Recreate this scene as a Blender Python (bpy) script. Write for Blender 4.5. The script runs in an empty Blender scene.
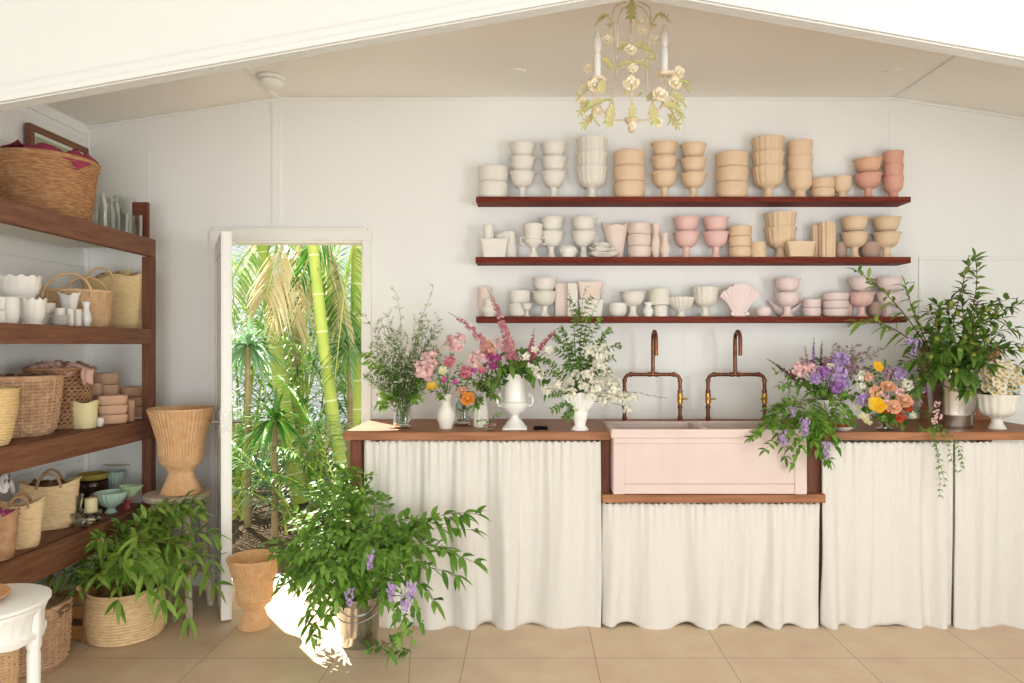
import bpy, bmesh, math, random
from mathutils import Vector, Matrix, noise
D = bpy.data; S = bpy.context.scene; COL = S.collection
PI = math.pi
rnd = random.Random(7)
# ---- measured frame of the room: lens 720 px, eye height 1.44 m, vanishing point (530,345)
F, VX, VY, EH = 720.0, 530.0, 345.0, 1.44
def P(px, py, Y): return Vector(((px - VX) * Y / F, Y, EH - (py - VY) * Y / F))
def XX(px, Y): return (px - VX) * Y / F
def ZZ(py, Y): return EH - (py - VY) * Y / F
# ================= camera
cd = D.cameras.new('camera'); cam = D.objects.new('camera', cd); COL.objects.link(cam)
cam.location = (0, 0, EH); cam.rotation_euler = (PI / 2, 0, 0)
cd.sensor_width = 36; cd.lens = 36 * F / 1024; cd.shift_x = -(VX - 512) / 1024; cd.shift_y = (VY - 341.5) / 1024
cd.clip_start = .05; cd.clip_end = 200
S.camera = cam
# ================= world, sun, added fill lights, exposure
S.view_settings.view_transform = 'Standard'; S.view_settings.look = 'None'
S.view_settings.gamma = 1; S.view_settings.use_curve_mapping = False
S.view_settings.exposure = .13
w = D.worlds.new('sky'); S.world = w; w.use_nodes = True
bg = w.node_tree.nodes['Background']; bg.inputs[0].default_value = (.97, .99, 1.0, 1); bg.inputs[1].default_value = .85
def lamp(kind, name, loc, target, energy, color=(1, 1, 1), **k):
    l = D.lights.new(name, kind); l.energy = energy; l.color = color
    for a, b in k.items(): setattr(l, a, b)
    o = D.objects.new(name, l); COL.objects.link(o); o.location = loc
    o.rotation_euler = (Vector(target) - Vector(loc)).to_track_quat('-Z', 'Y').to_euler()
    return o
lamp('SUN', 'sun', (-3.47, 8.2, 4.85), (-1.0, 4.9, 0), 14.0, (1, .96, .88), angle=.009)
lamp('AREA', 'front_fill_light', (-.1, -2.5, 1.0), (-1.2, 4.3, 2.5), 112, (.93, .975, 1), shape='RECTANGLE', size=4.4, size_y=1.6)  # added low fill behind the camera, lifts ceiling and upper walls
lamp('AREA', 'right_fill_light', (3.2, .2, 1.4), (-2.6, 3.0, 2.5), 84, (.93, .975, 1), shape='RECTANGLE', size=1.4, size_y=1.4)  # added unseen fill from the right, brightens left wall and shelves
# ================= helpers
MATS = {}
def mk(name, col, rough=.6, var=0, vs=8, bump=0, bs=60, trans=0, metal=0, stretch=(1, 1, 1), col2=None, island=False, spec=.4, bd=.004, coat=0):
    if name in MATS: return MATS[name]
    m = D.materials.new(name); m.use_nodes = True; nt = m.node_tree; N = nt.nodes; L = nt.links
    b = N['Principled BSDF']; b.inputs['Roughness'].default_value = rough; b.inputs['Metallic'].default_value = metal
    b.inputs['Specular IOR Level'].default_value = spec; b.inputs['Coat Weight'].default_value = coat
    c1 = tuple(x ** 2.2 for x in col) + (1,)
    c2 = tuple(x ** 2.2 for x in col2) + (1,) if col2 else tuple(min(1, x * (1 - var)) for x in c1[:3]) + (1,)
    b.inputs['Base Color'].default_value = c1
    tc = N.new('ShaderNodeTexCoord'); mp = N.new('ShaderNodeMapping'); mp.inputs['Scale'].default_value = stretch
    L.new(tc.outputs['Object'], mp.inputs['Vector'])
    out = None
    if island or var or col2:
        mx = N.new('ShaderNodeMix'); mx.data_type = 'RGBA'; mx.inputs['A'].default_value = c1; mx.inputs['B'].default_value = c2
        if island:
            g = N.new('ShaderNodeNewGeometry'); L.new(g.outputs['Random Per Island'], mx.inputs['Factor'])
        else:
            nz = N.new('ShaderNodeTexNoise'); nz.inputs['Scale'].default_value = vs; nz.inputs['Detail'].default_value = 6
            L.new(mp.outputs[0], nz.inputs['Vector'])
            rp = N.new('ShaderNodeMapRange'); rp.inputs[1].default_value = .3; rp.inputs[2].default_value = .7
            L.new(nz.outputs['Fac'], rp.inputs[0]); L.new(rp.outputs[0], mx.inputs['Factor'])
        out = mx.outputs['Result']; L.new(out, b.inputs['Base Color'])
    if bump:
        n2 = N.new('ShaderNodeTexNoise'); n2.inputs['Scale'].default_value = bs; n2.inputs['Detail'].default_value = 4
        L.new(mp.outputs[0], n2.inputs['Vector'])
        bp = N.new('ShaderNodeBump'); bp.inputs['Strength'].default_value = bump; bp.inputs['Distance'].default_value = bd
        L.new(n2.outputs['Fac'], bp.inputs['Height']); L.new(bp.outputs[0], b.inputs['Normal'])
    if trans:
        t = N.new('ShaderNodeBsdfTranslucent'); ms = N.new('ShaderNodeMixShader'); ms.inputs[0].default_value = trans
        if out: L.new(out, t.inputs[0])
        else: t.inputs[0].default_value = c1
        L.new(b.outputs[0], ms.inputs[1]); L.new(t.outputs[0], ms.inputs[2]); L.new(ms.outputs[0], N['Material Output'].inputs[0])
    MATS[name] = m; return m
def glassm(name, col=(.96, .98, .97), blend=.40):
    m = D.materials.new(name); m.use_nodes = True; N = m.node_tree.nodes; L = m.node_tree.links; N.remove(N['Principled BSDF'])
    t = N.new('ShaderNodeBsdfTransparent'); t.inputs[0].default_value = col + (1,); g = N.new('ShaderNodeBsdfGlossy'); g.inputs['Roughness'].default_value = .04; g.inputs[0].default_value = (.95, .96, .95, 1)
    lw = N.new('ShaderNodeLayerWeight'); lw.inputs[0].default_value = blend; ms = N.new('ShaderNodeMixShader')
    L.new(lw.outputs['Facing'], ms.inputs[0]); L.new(t.outputs[0], ms.inputs[1]); L.new(g.outputs[0], ms.inputs[2]); L.new(ms.outputs[0], N['Material Output'].inputs[0])
    MATS[name] = m; return m

class MB:
    def __init__(s): s.v = []; s.f = []
    def add(s, vs, fs, M=None):
        o = len(s.v)
        for p in vs: s.v.append(M @ Vector(p) if M else Vector(p))
        for f in fs: s.f.append([i + o for i in f])
        return s
    def box(s, x0, x1, y0, y1, z0, z1, M=None):
        return s.add([(x0,y0,z0),(x1,y0,z0),(x1,y1,z0),(x0,y1,z0),(x0,y0,z1),(x1,y0,z1),(x1,y1,z1),(x0,y1,z1)],
              [(0,3,2,1),(4,5,6,7),(0,1,5,4),(1,2,6,5),(2,3,7,6),(3,0,4,7)], M)
    def lathe(s, prof, n=32, c=(0,0,0), sx=1, sy=1, fl=None, M=None, f3=None):
        c = Vector(c); vs = []; fs = []; rings = []
        for i, (r, z) in enumerate(prof):
            if r < 1e-6:
                rings.append([len(vs)]); vs.append(c + Vector((0, 0, z))); continue
            ring = []
            for k in range(n):
                a = 2 * PI * k / n; rr, zz = (fl(a, i, r, z) if fl else (r, z))
                p = Vector((rr * math.cos(a) * sx, rr * math.sin(a) * sy, zz))
                if f3: p = Vector(f3(p))
                ring.append(len(vs)); vs.append(c + p)
            rings.append(ring)
        for A, B in zip(rings, rings[1:]):
            if len(A) == 1 and len(B) == 1: continue
            for k in range(n):
                k2 = (k + 1) % n
                if len(A) == 1: fs.append((A[0], B[k2], B[k]))
                elif len(B) == 1: fs.append((A[k], A[k2], B[0]))
                else: fs.append((A[k], A[k2], B[k2], B[k]))
        return s.add(vs, fs, M)
    def tube(s, pts, r, n=6, cap=True, M=None, closed=False):
        pts = [Vector(p) for p in pts]; m = len(pts); rs = r if isinstance(r, (list, tuple)) else [r] * m
        vs = []; fs = []; t0 = None; u = None
        for i, p in enumerate(pts):
            if closed: t = pts[(i + 1) % m] - pts[i - 1]
            else: t = pts[min(i + 1, m - 1)] - pts[max(i - 1, 0)]
            if t.length < 1e-9: t = Vector((0, 0, 1))
            t.normalize()
            if u is None:
                u = t.cross(Vector((0, 0, 1)))
                if u.length < .1: u = t.cross(Vector((1, 0, 0)))
            u = u - t * u.dot(t); u.normalize(); w_ = t.cross(u)
            for k in range(n):
                a = 2 * PI * k / n; vs.append(p + (u * math.cos(a) + w_ * math.sin(a)) * rs[i])
        for i in range(m if closed else m - 1):
            j = (i + 1) % m
            for k in range(n):
                k2 = (k + 1) % n; fs.append((i * n + k, i * n + k2, j * n + k2, j * n + k))
        if cap and not closed:
            fs.append(tuple(range(n))[::-1]); fs.append(tuple((m - 1) * n + k for k in range(n)))
        return s.add(vs, fs, M)
    def ball(s, c, r, n=10, sz=1, M=None):
        h = n // 2 + 1
        return s.lathe([(r * math.sin(PI * i / h) if 0 < i < h else 0, -r * sz * math.cos(PI * i / h)) for i in range(h + 1)], n, c, M=M)
    def leaf(s, b, d, L, W, droop=.3, up=None, fold=.25, seg=4, peak=.4):
        b = Vector(b); d = Vector(d).normalized(); up = Vector(up) if up else Vector((0, 0, 1))
        sd = d.cross(up)
        if sd.length < .05: sd = d.cross(Vector((1, .3, 0)))
        sd.normalize(); nn = sd.cross(d).normalized()
        if nn.z < 0 and up.z > .5: nn = -nn
        vs = [b]; fs = []; o = 0
        for i in range(1, seg + 1):
            t = i / seg; p = b + d * (L * t) - Vector((0, 0, 1)) * (droop * L * t * t)
            if i == seg: vs.append(p); break
            ww = W * .5 * (math.sin(PI * t ** (math.log(.5) / math.log(peak))) ** .8)
            vs += [p + sd * ww + nn * ww * fold, p, p - sd * ww + nn * ww * fold]
        fs = [(0, 2, 1), (0, 3, 2)]
        for i in range(seg - 2):
            a = 1 + i * 3; fs += [(a, a + 1, a + 4, a + 3), (a + 1, a + 2, a + 5, a + 4)]
        a = 1 + (seg - 2) * 3; e = len(vs) - 1; fs += [(a, a + 1, e), (a + 1, a + 2, e)]
        return s.add(vs, fs)
    def map(s, fn): s.v = [Vector(fn(p)) for p in s.v]; return s
    def build(s, name, mat, parent=None, loc=(0, 0, 0), smooth=True, bev=0, ang=40, org=None):
        if org is not None:
            org = Vector(org); s.v = [p - org for p in s.v]
        me = D.meshes.new(name); me.from_pydata([tuple(p) for p in s.v], [], s.f); me.update()
        if smooth: me.shade_smooth(); me.set_sharp_from_angle(angle=math.radians(ang))
        me.materials.append(MATS[mat] if isinstance(mat, str) else mat)
        o = D.objects.new(name, me); COL.objects.link(o); o.location = loc
        if parent: o.parent = parent
        if bev:
            b = o.modifiers.new('bevel', 'BEVEL'); b.width = bev; b.segments = 2; b.limit_method = 'ANGLE'
        return o
def tag(o, label, cat, group=None, kind=None):
    o['label'] = label; o['category'] = cat
    if group: o['group'] = group
    if kind: o['kind'] = kind
    return o
def thing(name, label, cat, loc=(0, 0, 0), group=None, rz=0):
    o = D.objects.new(name, None); COL.objects.link(o); o.location = loc; o.rotation_euler.z = rz
    o.empty_display_size = .05
    return tag(o, label, cat, group)
def struct(mb, name, mat, bev=0, parent=None, smooth=False):
    o = mb.build(name, mat, parent, smooth=smooth, bev=bev)
    if not parent: o['kind'] = 'structure'
    return o
def copy_tree(o, loc, label=None, group=None, rz=None):
    c = o.copy(); COL.objects.link(c); c.location = loc
    if label: c['label'] = label
    if group: c['group'] = group
    if rz is not None: c.rotation_euler.z = rz
    for ch in o.children:
        d = ch.copy(); COL.objects.link(d); d.parent = c
        for g in ch.children:
            e = g.copy(); COL.objects.link(e); e.parent = d
    return c
def bez(a, b, c, n=10, d=None):
    a, b, c = Vector(a), Vector(b), Vector(c); out = []
    for i in range(n + 1):
        t = i / n
        if d is None: out.append(a * (1 - t) ** 2 + b * 2 * t * (1 - t) + c * t * t)
        else: out.append(a * (1 - t) ** 3 + b * 3 * t * (1 - t) ** 2 + c * 3 * t * t * (1 - t) + Vector(d) * t ** 3)
    return out
def rv(s=1): return Vector((rnd.uniform(-1, 1), rnd.uniform(-1, 1), rnd.uniform(-1, 1))) * s

# ================= materials
mk('wall_paint', (.95, .945, .925), .55, bump=.03, bs=40)
mk('ceiling_paint', (.97, .945, .905), .6)
mk('white_trim', (.95, .94, .91), .4)
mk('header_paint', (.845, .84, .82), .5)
mk('wood_dark', (.54, .37, .27), .6, col2=(.41, .26, .18), vs=5, stretch=(14, 1, 14), bump=.5, bs=14, bd=.003)
mk('wood_dark_vertical', (.50, .33, .235), .6, col2=(.38, .235, .165), vs=5, stretch=(14, 14, 1), bump=.5, bs=14, bd=.003)
mk('wood_shelf', (.50, .235, .175), .6, col2=(.39, .165, .12), spec=.12, vs=6, stretch=(1, 12, 12), bump=.25, bs=12, bd=.002)
mk('wood_counter', (.68, .46, .31), .5, col2=(.53, .335, .21), vs=4, stretch=(1, 12, 12), bump=.3, bs=12, bd=.002)
mk('wood_post', (.50, .29, .20), .6, col2=(.35, .19, .13), vs=5, stretch=(12, 12, 1), bump=.3, bs=12, bd=.002)
mk('wood_pale', (.72, .52, .33), .6, col2=(.62, .42, .25), vs=6, stretch=(8, 8, 1), bump=.2, bs=20)
mk('plank_white', (.90, .89, .85), .6, bump=.1, bs=20)
mk('linen', (.92, .905, .875), .95, col2=(.91, .88, .84), vs=120, stretch=(1, 1, .15), bump=.12, bs=350, trans=.12, bd=.001, spec=.1)
mk('sink_pink', (.86, .78, .745), .5, col2=(.845, .755, .72), vs=9, bump=.05, bs=14, spec=.3)
mk('copper', (.55, .35, .25), .35, col2=(.38, .24, .18), vs=40, metal=.85)
mk('brass', (.72, .55, .28), .3, metal=1)
mk('chrome', (.6, .58, .55), .25, metal=1)
mk('galvanised', (.78, .77, .75), .22, col2=(.66, .65, .63), vs=14, metal=1, bump=.1, bs=10, spec=.5)
CER = {'white': (.93, .905, .86), 'cream': (.92, .895, .84), 'blush': (.92, .84, .79), 'tan': (.92, .80, .67), 'sand': (.905, .79, .655),
       'pink': (.93, .77, .735), 'palepink': (.945, .86, .84), 'coral': (.885, .66, .58), 'apricot': (.90, .71, .58), 'greige': (.72, .64, .55),
       'gloss': (.95, .94, .91), 'yellow': (.92, .87, .66), 'aqua': (.74, .83, .76), 'clay': (.83, .66, .54), 'olive': (.66, .58, .28), 'umber': (.22, .14, .10), 'rosebrown': (.72, .60, .54)}
for k, c in CER.items(): mk('ceramic_' + k, c, .2 if k in ('gloss', 'aqua', 'umber') else .55, var=.06, vs=14, spec=.5 if k in ('gloss', 'aqua') else .3)
glassm('glass'); glassm('glass_smoke', (.80, .78, .74), .52)
mk('seagrass', (.84, .66, .49), .8, col2=(.68, .48, .33), vs=26, stretch=(1, 1, 4), bump=.8, bs=90, bd=.004, spec=.15)
mk('straw', (.93, .82, .65), .8, col2=(.85, .71, .52), vs=30, stretch=(1, 1, 3), bump=.6, bs=120, bd=.003, spec=.15)
mk('palmstraw', (.94, .83, .63), .8, col2=(.87, .74, .52), vs=30, stretch=(1, 1, 5), bump=.6, bs=110, bd=.003, spec=.15)
mk('wicker', (.90, .74, .56), .6, col2=(.84, .65, .46), vs=30, bump=.5, bs=120, bd=.003, spec=.2)
mk('rattan', (.84, .69, .56), .7, col2=(.72, .56, .43), vs=25, bump=.5, bs=90, bd=.003, spec=.2)
mk('rattan_brown', (.74, .58, .44), .7, col2=(.60, .44, .32), vs=25, bump=.5, bs=90, bd=.003, spec=.2)
mk('basket_tan', (.90, .76, .60), .7, col2=(.83, .67, .50), vs=25, bump=.5, bs=90, bd=.003, spec=.2)
mk('rope', (.68, .54, .40), .85, var=.3, bump=.6, bs=120)
mk('cloth_plum', (.66, .29, .38), .95, spec=.1); mk('cloth_pink', (.83, .68, .62), .95, spec=.1); mk('cloth_magenta', (.76, .36, .56), .9, spec=.1)
mk('cloth_white', (.90, .87, .84), .95, spec=.1); mk('cloth_brown', (.50, .38, .30), .95, spec=.1)
mk('leaf_peach', (.58, .70, .32), .5, col2=(.34, .50, .18), island=True, trans=.3)
mk('leaf_bush', (.52, .68, .28), .45, col2=(.30, .47, .16), island=True, trans=.28)
mk('leaf_dark', (.44, .57, .24), .5, col2=(.26, .40, .15), island=True, trans=.22)
mk('leaf_fine', (.56, .70, .34), .6, col2=(.36, .53, .20), island=True, trans=.3)
mk('leaf_lime', (.58, .74, .30), .6, col2=(.42, .60, .20), island=True, trans=.35)
mk('leaf_palm', (.48, .68, .28), .4, col2=(.24, .48, .16), island=True, trans=.35, spec=.6)
mk('leaf_palm_pale', (.70, .82, .50), .4, col2=(.45, .64, .30), island=True, trans=.4, spec=.6)
mk('leaf_palm_blue', (.62, .76, .58), .35, col2=(.36, .56, .36), island=True, trans=.3, spec=.7)
mk('leaf_dry', (.97, .93, .80), .6, col2=(.87, .79, .60), island=True, trans=.4)
mk('stem_green', (.36, .46, .20), .6); mk('stem_brown', (.36, .24, .16), .7); mk('stem_olive', (.45, .45, .2), .7)
mk('fruit_green', (.58, .62, .28), .5, col2=(.50, .52, .22), vs=20)
mk('fruit_peach', (.72, .58, .42), .7, col2=(.62, .62, .30), vs=20)
for k, c, c2 in (('pink', (.94, .73, .73), (.96, .84, .82)), ('foxglove', (.86, .52, .58), (.93, .72, .72)), ('magenta', (.66, .25, .52), (.76, .38, .60)), ('rose_pink', (.91, .60, .64), (.80, .36, .48)),
                 ('white', (.97, .96, .90), (.94, .92, .84)), ('peach', (.93, .68, .52), (.95, .79, .67)), ('orange', (.93, .58, .25), (.95, .68, .35)), ('yellow', (.95, .70, .12), (.96, .80, .30)),
                 ('lilac', (.70, .57, .80), (.80, .69, .85)), ('violet', (.60, .40, .66), (.73, .54, .77)), ('red', (.78, .20, .12), (.86, .36, .22)), ('plum', (.40, .20, .28), (.55, .28, .38)), ('lemon', (.93, .90, .62), (.90, .88, .74)), ('mauve', (.74, .62, .64), (.62, .48, .52))):
    mk('petal_' + k, c, .7, col2=c2, island=True, trans=.25, spec=.15)
mk('ivory_metal', (.90, .85, .74), .5, col2=(.80, .70, .58), vs=30)
mk('painted_leaf', (.66, .71, .40), .5, col2=(.82, .72, .56), island=True)
mk('painted_rose', (.95, .87, .70), .5, col2=(.97, .94, .88), island=True)
mk('bulb', (.95, .92, .88), .15, trans=.3)
mk('palm_trunk', (.74, .78, .38), .4, col2=(.62, .70, .28), vs=3)
mk('palm_trunk_brown', (.66, .58, .44), .8, col2=(.50, .44, .30), vs=6, bump=.6, bs=30)
mk('ring_pale', (.86, .88, .66), .6)
mk('mulch', (.40, .31, .22), .95, col2=(.22, .18, .12), vs=30, bump=1, bs=60, bd=.02)
mk('white_distressed', (.93, .92, .89), .55, bump=.3, bs=60)
mk('stool_wash', (.82, .77, .71), .75, col2=(.68, .60, .52), vs=9, stretch=(6, 6, 1), bump=.3, bs=30)
mk('tray_wood', (.82, .62, .45), .5, col2=(.74, .53, .36), vs=5, stretch=(1, 8, 8))
mk('iron', (.10, .10, .10), .5, metal=.6)
mk('downlight_lens', (.96, .95, .92), .4)  # plain off-white lens colour, no emission
mk('art_paper', (.72, .72, .52), .6, col2=(.55, .62, .50), vs=6)
mk('outside_wall', (.85, .84, .8), .8)
# floor tiles
def tile_mat():
    m = D.materials.new('stone_tile'); m.use_nodes = True; N = m.node_tree.nodes; L = m.node_tree.links; b = N['Principled BSDF']
    tc = N.new('ShaderNodeTexCoord'); mp = N.new('ShaderNodeMapping'); mp.inputs['Location'].default_value = (.3, -3.312 + .6 * 10, 0)
    L.new(tc.outputs['Object'], mp.inputs[0])
    br = N.new('ShaderNodeTexBrick'); br.offset = 0; br.squash = 1
    for k, v in (('Scale', 1), ('Mortar Size', .0022), ('Brick Width', .6), ('Row Height', .6), ('Bias', 0), ('Mortar Smooth', .3)): br.inputs[k].default_value = v
    br.inputs['Color1'].default_value = (.69, .52, .355, 1); br.inputs['Color2'].default_value = (.665, .495, .335, 1); br.inputs['Mortar'].default_value = (.30, .22, .15, 1)
    nz = N.new('ShaderNodeTexNoise'); nz.inputs['Scale'].default_value = 5; nz.inputs['Detail'].default_value = 8
    L.new(mp.outputs[0], br.inputs[0]); L.new(tc.outputs['Object'], nz.inputs[0])
    mx = N.new('ShaderNodeMix'); mx.data_type = 'RGBA'; mx.blend_type = 'OVERLAY'; mx.inputs['Factor'].default_value = .28
    L.new(br.outputs['Color'], mx.inputs['A']); L.new(nz.outputs['Fac'], mx.inputs['B']); L.new(mx.outputs['Result'], b.inputs['Base Color'])
    b.inputs['Roughness'].default_value = .45; b.inputs['Specular IOR Level'].default_value = .4
    MATS['stone_tile'] = m
tile_mat()
# ================= the room
YW = 4.32                                # back wall face
XL, XR = -2.66, 3.31                     # left, right wall faces
CZ = 2.925; CXL, CXR = -1.518, 2.19      # raised flat of the ceiling
ZL, ZR = 2.752, 2.752                    # ceiling height at the side walls
struct(MB().box(XL - .1, XR + .1, -2.6, YW + .1, -.1, 0), 'floor', 'stone_tile')
DX0, DX1, DZ = -1.86, -1.0, 2.066      # door opening
def wallpoly(mb, pts, y0, y1):
    n = len(pts); vs = [(x, y0, z) for x, z in pts] + [(x, y1, z) for x, z in pts]
    fs = [tuple(range(n)), tuple(range(n, 2 * n))[::-1]] + [(i, i + n, (i + 1) % n + n, (i + 1) % n) for i in range(n)]
    return mb.add(vs, fs)
m = MB()
wallpoly(m, [(XL - .1, 0), (DX0, 0), (DX0, DZ), (DX0, 2.87), (XL - .1, 2.74)], YW, YW + .12)
wallpoly(m, [(DX0, DZ), (DX1, DZ), (DX1, 2.95), (CXL, 2.95), (DX0, 2.90)], YW, YW + .12)
wallpoly(m, [(DX1, 0), (XR + .1, 0), (XR + .1, 2.75), (CXR, 2.95), (DX1, 2.95)], YW, YW + .12)
struct(m, 'wall_back', 'wall_paint')
# shiplap side wall: boards with v-grooves
m = MB(); z = 0; g = .004
while z < 2.9:
    h = .19; z2 = min(z + h, 2.93)
    m.add([(XL, 2.38, z + g), (XL, YW, z + g), (XL, YW, z2 - g), (XL, 2.38, z2 - g), (XL - g * 1.5, 2.38, z2), (XL - g * 1.5, YW, z2), (XL - g * 1.5, 2.38, z), (XL - g * 1.5, YW, z)],
          [(0, 1, 2, 3), (3, 2, 5, 4), (6, 7, 1, 0)]); z += h
m.box(XL - .1, XL - .008, 2.38, YW + .1, 0, 2.93)
struct(m, 'wall_left', 'wall_paint')
struct(MB().box(XR, XR + .1, 2.38, YW + .1, 0, 2.93), 'wall_right', 'wall_paint')
m = MB(); wallpoly(m, [(XL - .1, ZL - .015), (CXL, CZ), (CXR, CZ), (XR + .1, ZR - .013), (XR + .1, ZR + .06), (CXR, CZ + .07), (CXL, CZ + .07), (XL - .1, ZL + .06)], 2.3, YW + .12)
struct(m, 'ceiling', 'ceiling_paint')
struct(MB().box(XL - .1, XR + .1, -2.6, 2.498, 3.2, 3.3), 'ceiling', 'white_trim')
struct(MB().box(XL - .1, XL, -2.6, 2.379, 0, 3.2), 'wall_left', 'wall_paint')
struct(MB().box(XR, XR + .1, -2.6, 2.379, 0, 3.2), 'wall_right', 'wall_paint')
# cornice beads, ceiling cover strips, wall cover strips
m = MB()
def bead(a, b, r=.011): m.tube([a, b], r, 6)
bead((XL, YW - .006, ZL - .008), (CXL, YW - .006, CZ - .008)); bead((CXL, YW - .006, CZ - .008), (CXR, YW - .006, CZ - .008)); bead((CXR, YW - .006, CZ - .008), (XR, YW - .006, ZR - .008))
for x in (CXL, CXR): m.box(x - .014, x + .014, 2.45, YW, CZ - .012, CZ + .003)
m.box(XL, XL + .012, 2.45, YW, ZL - .055, ZL + .01)
struct(m, 'trim_1', 'wall_paint')
m = MB()
m.box(XX(272.5, YW), XX(280.5, YW), YW - .008, YW, DZ + .09, CZ)
for px in (149, 477.5, 685, 890):
    x = XX(px, YW); zt = ZL if px == 149 else CZ
    m.box(x - .004, x + .004, YW - .003, YW, .0, zt - .0)
m.box(XL, XL + .02, YW - .02, YW, 0, ZL - .02)
m.box(XX(331 - .0, YW) - .0, XX(331, YW), YW, YW, 0, 0)
struct(m, 'trim_2', 'wall_paint')
struct(MB().box(XL, XL + .015, 2.45, YW, 0, .12), 'baseboard_left', 'white_trim', .003)
struct(MB().box(XL + .016, DX0 - .075, YW - .016, YW, 0, .12).box(DX1 + .055, XR, YW - .016, YW, 0, .12), 'baseboard_back', 'white_trim', .003)
# framed access panel on the back wall at right
m = MB(); xa, xb, za, zb = XX(918, YW), XX(1060, YW), 1.0, ZZ(257, YW)
m.box(xa, xb, YW - .012, YW, zb - .02, zb); m.box(xa, xa + .014, YW - .012, YW, za, zb - .02); m.box(xb - .014, xb, YW - .012, YW, za, zb - .02); m.box(xa + .014, xb - .014, YW - .005, YW, za, zb - .02)
struct(m, 'trim_3', 'wall_paint', .002)
# header of the wide gabled opening between the two rooms
YB = 2.5; AX = XX(636, YB); AZ = ZZ(-5, YB + .03); sl = .178
zl = AZ - sl * (AX - (XL - .1)); zr = AZ - sl * (XR + .1 - AX)
m = MB(); wallpoly(m, [(XL - .1, zl), (AX, AZ), (AX, 3.3), (XL - .1, 3.3)], YB, YB + .03); wallpoly(m, [(AX, AZ), (XR + .1, zr), (XR + .1, 3.3), (AX, 3.3)], YB, YB + .03)
struct(m, 'wall_front', 'header_paint')
m = MB()
for (w_, y0, y1, dz) in ((.053, YB - .022, YB + .002, 0), (.02, YB - .036, YB - .022, .004), (.012, YB - .018, YB, .052)):
    wallpoly(m, [(XL - .1, zl + dz - .012), (AX, AZ + dz - .012), (AX, AZ + dz + w_ - .012), (XL - .1, zl + dz + w_ - .012)], y0, y1)
    wallpoly(m, [(AX, AZ + dz - .012), (XR + .1, zr + dz - .012), (XR + .1, zr + dz + w_ - .012), (AX, AZ + dz + w_ - .012)], y0, y1)
wallpoly(m, [(XL - .1, zl - .012), (AX, AZ - .012), (AX, AZ), (XL - .1, zl)], YB + .003, YB + .032)
wallpoly(m, [(AX, AZ - .012), (XR + .1, zr - .012), (XR + .1, zr), (AX, AZ)], YB + .003, YB + .032)
struct(m, 'trim_4', 'header_paint')
# door frame
m = MB(); c = .055
m.box(DX0 - c, DX1 + c, YW - .02, YW, DZ, DZ + .06); m.box(DX0 - c, DX0, YW - .02, YW, 0, DZ); m.box(DX1, DX1 + c * .9, YW - .02, YW, 0, DZ)
m.box(DX0 - .03, DX1 + .03, YW - .03, YW, DZ + .06, DZ + .075)
m.box(DX0, DX0 + .012, YW, YW + .12, 0, DZ); m.box(DX1 - .012, DX1, YW, YW + .12, 0, DZ); m.box(DX0 + .012, DX1 - .012, YW, YW + .12, DZ - .012, DZ)
struct(m, 'trim_5', 'white_trim', .003)
struct(MB().box(DX0 + .012, DX1 - .012, YW, YW + .16, -.05, .004), 'trim_6', 'plank_white', .003)
# the door leaf, swung inward
hx, hy = DX0 + .01, YW - .03; ex, ey = XX(226.5, 3.735), 3.735
dv = Vector((ex - hx, ey - hy, 0)); dl = dv.length; rz = math.atan2(dv.y, dv.x)
door = MB()
door.box(0, dl, -.02, .02, .012, 2.03)
dt = .020
for (a, b, z0, z1) in ((.0, .09, .012, 2.03), (dl - .09, dl, .012, 2.03), (.09, dl - .09, .012, .2), (.09, dl - .09, 1.93, 2.03), (.09, dl - .09, .95, 1.07)):
    door.box(a, b, dt, dt + .006, z0, z1); door.box(a, b, -dt - .006, -dt, z0, z1)
d = D.objects.new('door_1', None); COL.objects.link(d); d.location = (hx, hy, 0); d.rotation_euler.z = rz; d['kind'] = 'structure'
door.build('door_leaf', 'white_trim', d, smooth=False, bev=.002)
for s_ in (-1, 1):
    m = MB(); zc = ZZ(422, 3.79); m.box(dl - .075, dl - .035, s_ * .026 - .003, s_ * .026 + .003, zc - .07, zc + .07)
    m.tube([(dl - .055, s_ * .027, zc), (dl - .055, s_ * .065, zc), (dl - .07, s_ * .072, zc), (dl - .17, s_ * .072, zc)], .009, 8)
    m.build('door_handle', 'chrome', d)
MB().box(dl, dl + .003, -.012, .012, ZZ(422, 3.74) - .05, ZZ(422, 3.74) + .05).build('lock_plate', 'chrome', d, smooth=False)
for zc in (.25, 1.78):
    MB().tube([(0, .024, zc - .05), (0, .024, zc + .05)], .007, 8).build('hinge', 'chrome', d)
# ceiling fittings
y = 3.99; t = thing('smoke_detector', 'round white smoke detector on the ceiling above the garden door', 'smoke detector', (XX(271, y), y, CZ - .003))
MB().lathe([(0, 0), (.08, 0), (.08, -.012), (.072, -.018)], 32).lathe([(0, -.018), (.072, -.018)], 32).build('base_plate', 'white_trim', t)
MB().lathe([(.06, -.018), (.068, -.024), (.066, -.04), (.05, -.05), (0, -.052)], 32).build('sensor_head', 'white_trim', t)
for px, lb in ((518, 'small round recessed ceiling light left of the floral chandelier'), (893, 'small round recessed ceiling light at right above the coral cups')):
    y = EH * 0 + 1.485 * F / (345 - 71.5); t = thing('ceiling_light', lb, 'ceiling light', (XX(px, y), y, CZ))
    MB().lathe([(.03, -.004), (.044, -.006), (.046, 0), (.03, 0), (.03, -.004)], 24).build('trim_ring', 'white_trim', t)
    MB().lathe([(0, -.002), (.03, -.002)], 24).build('lens', 'downlight_lens', t)

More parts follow.
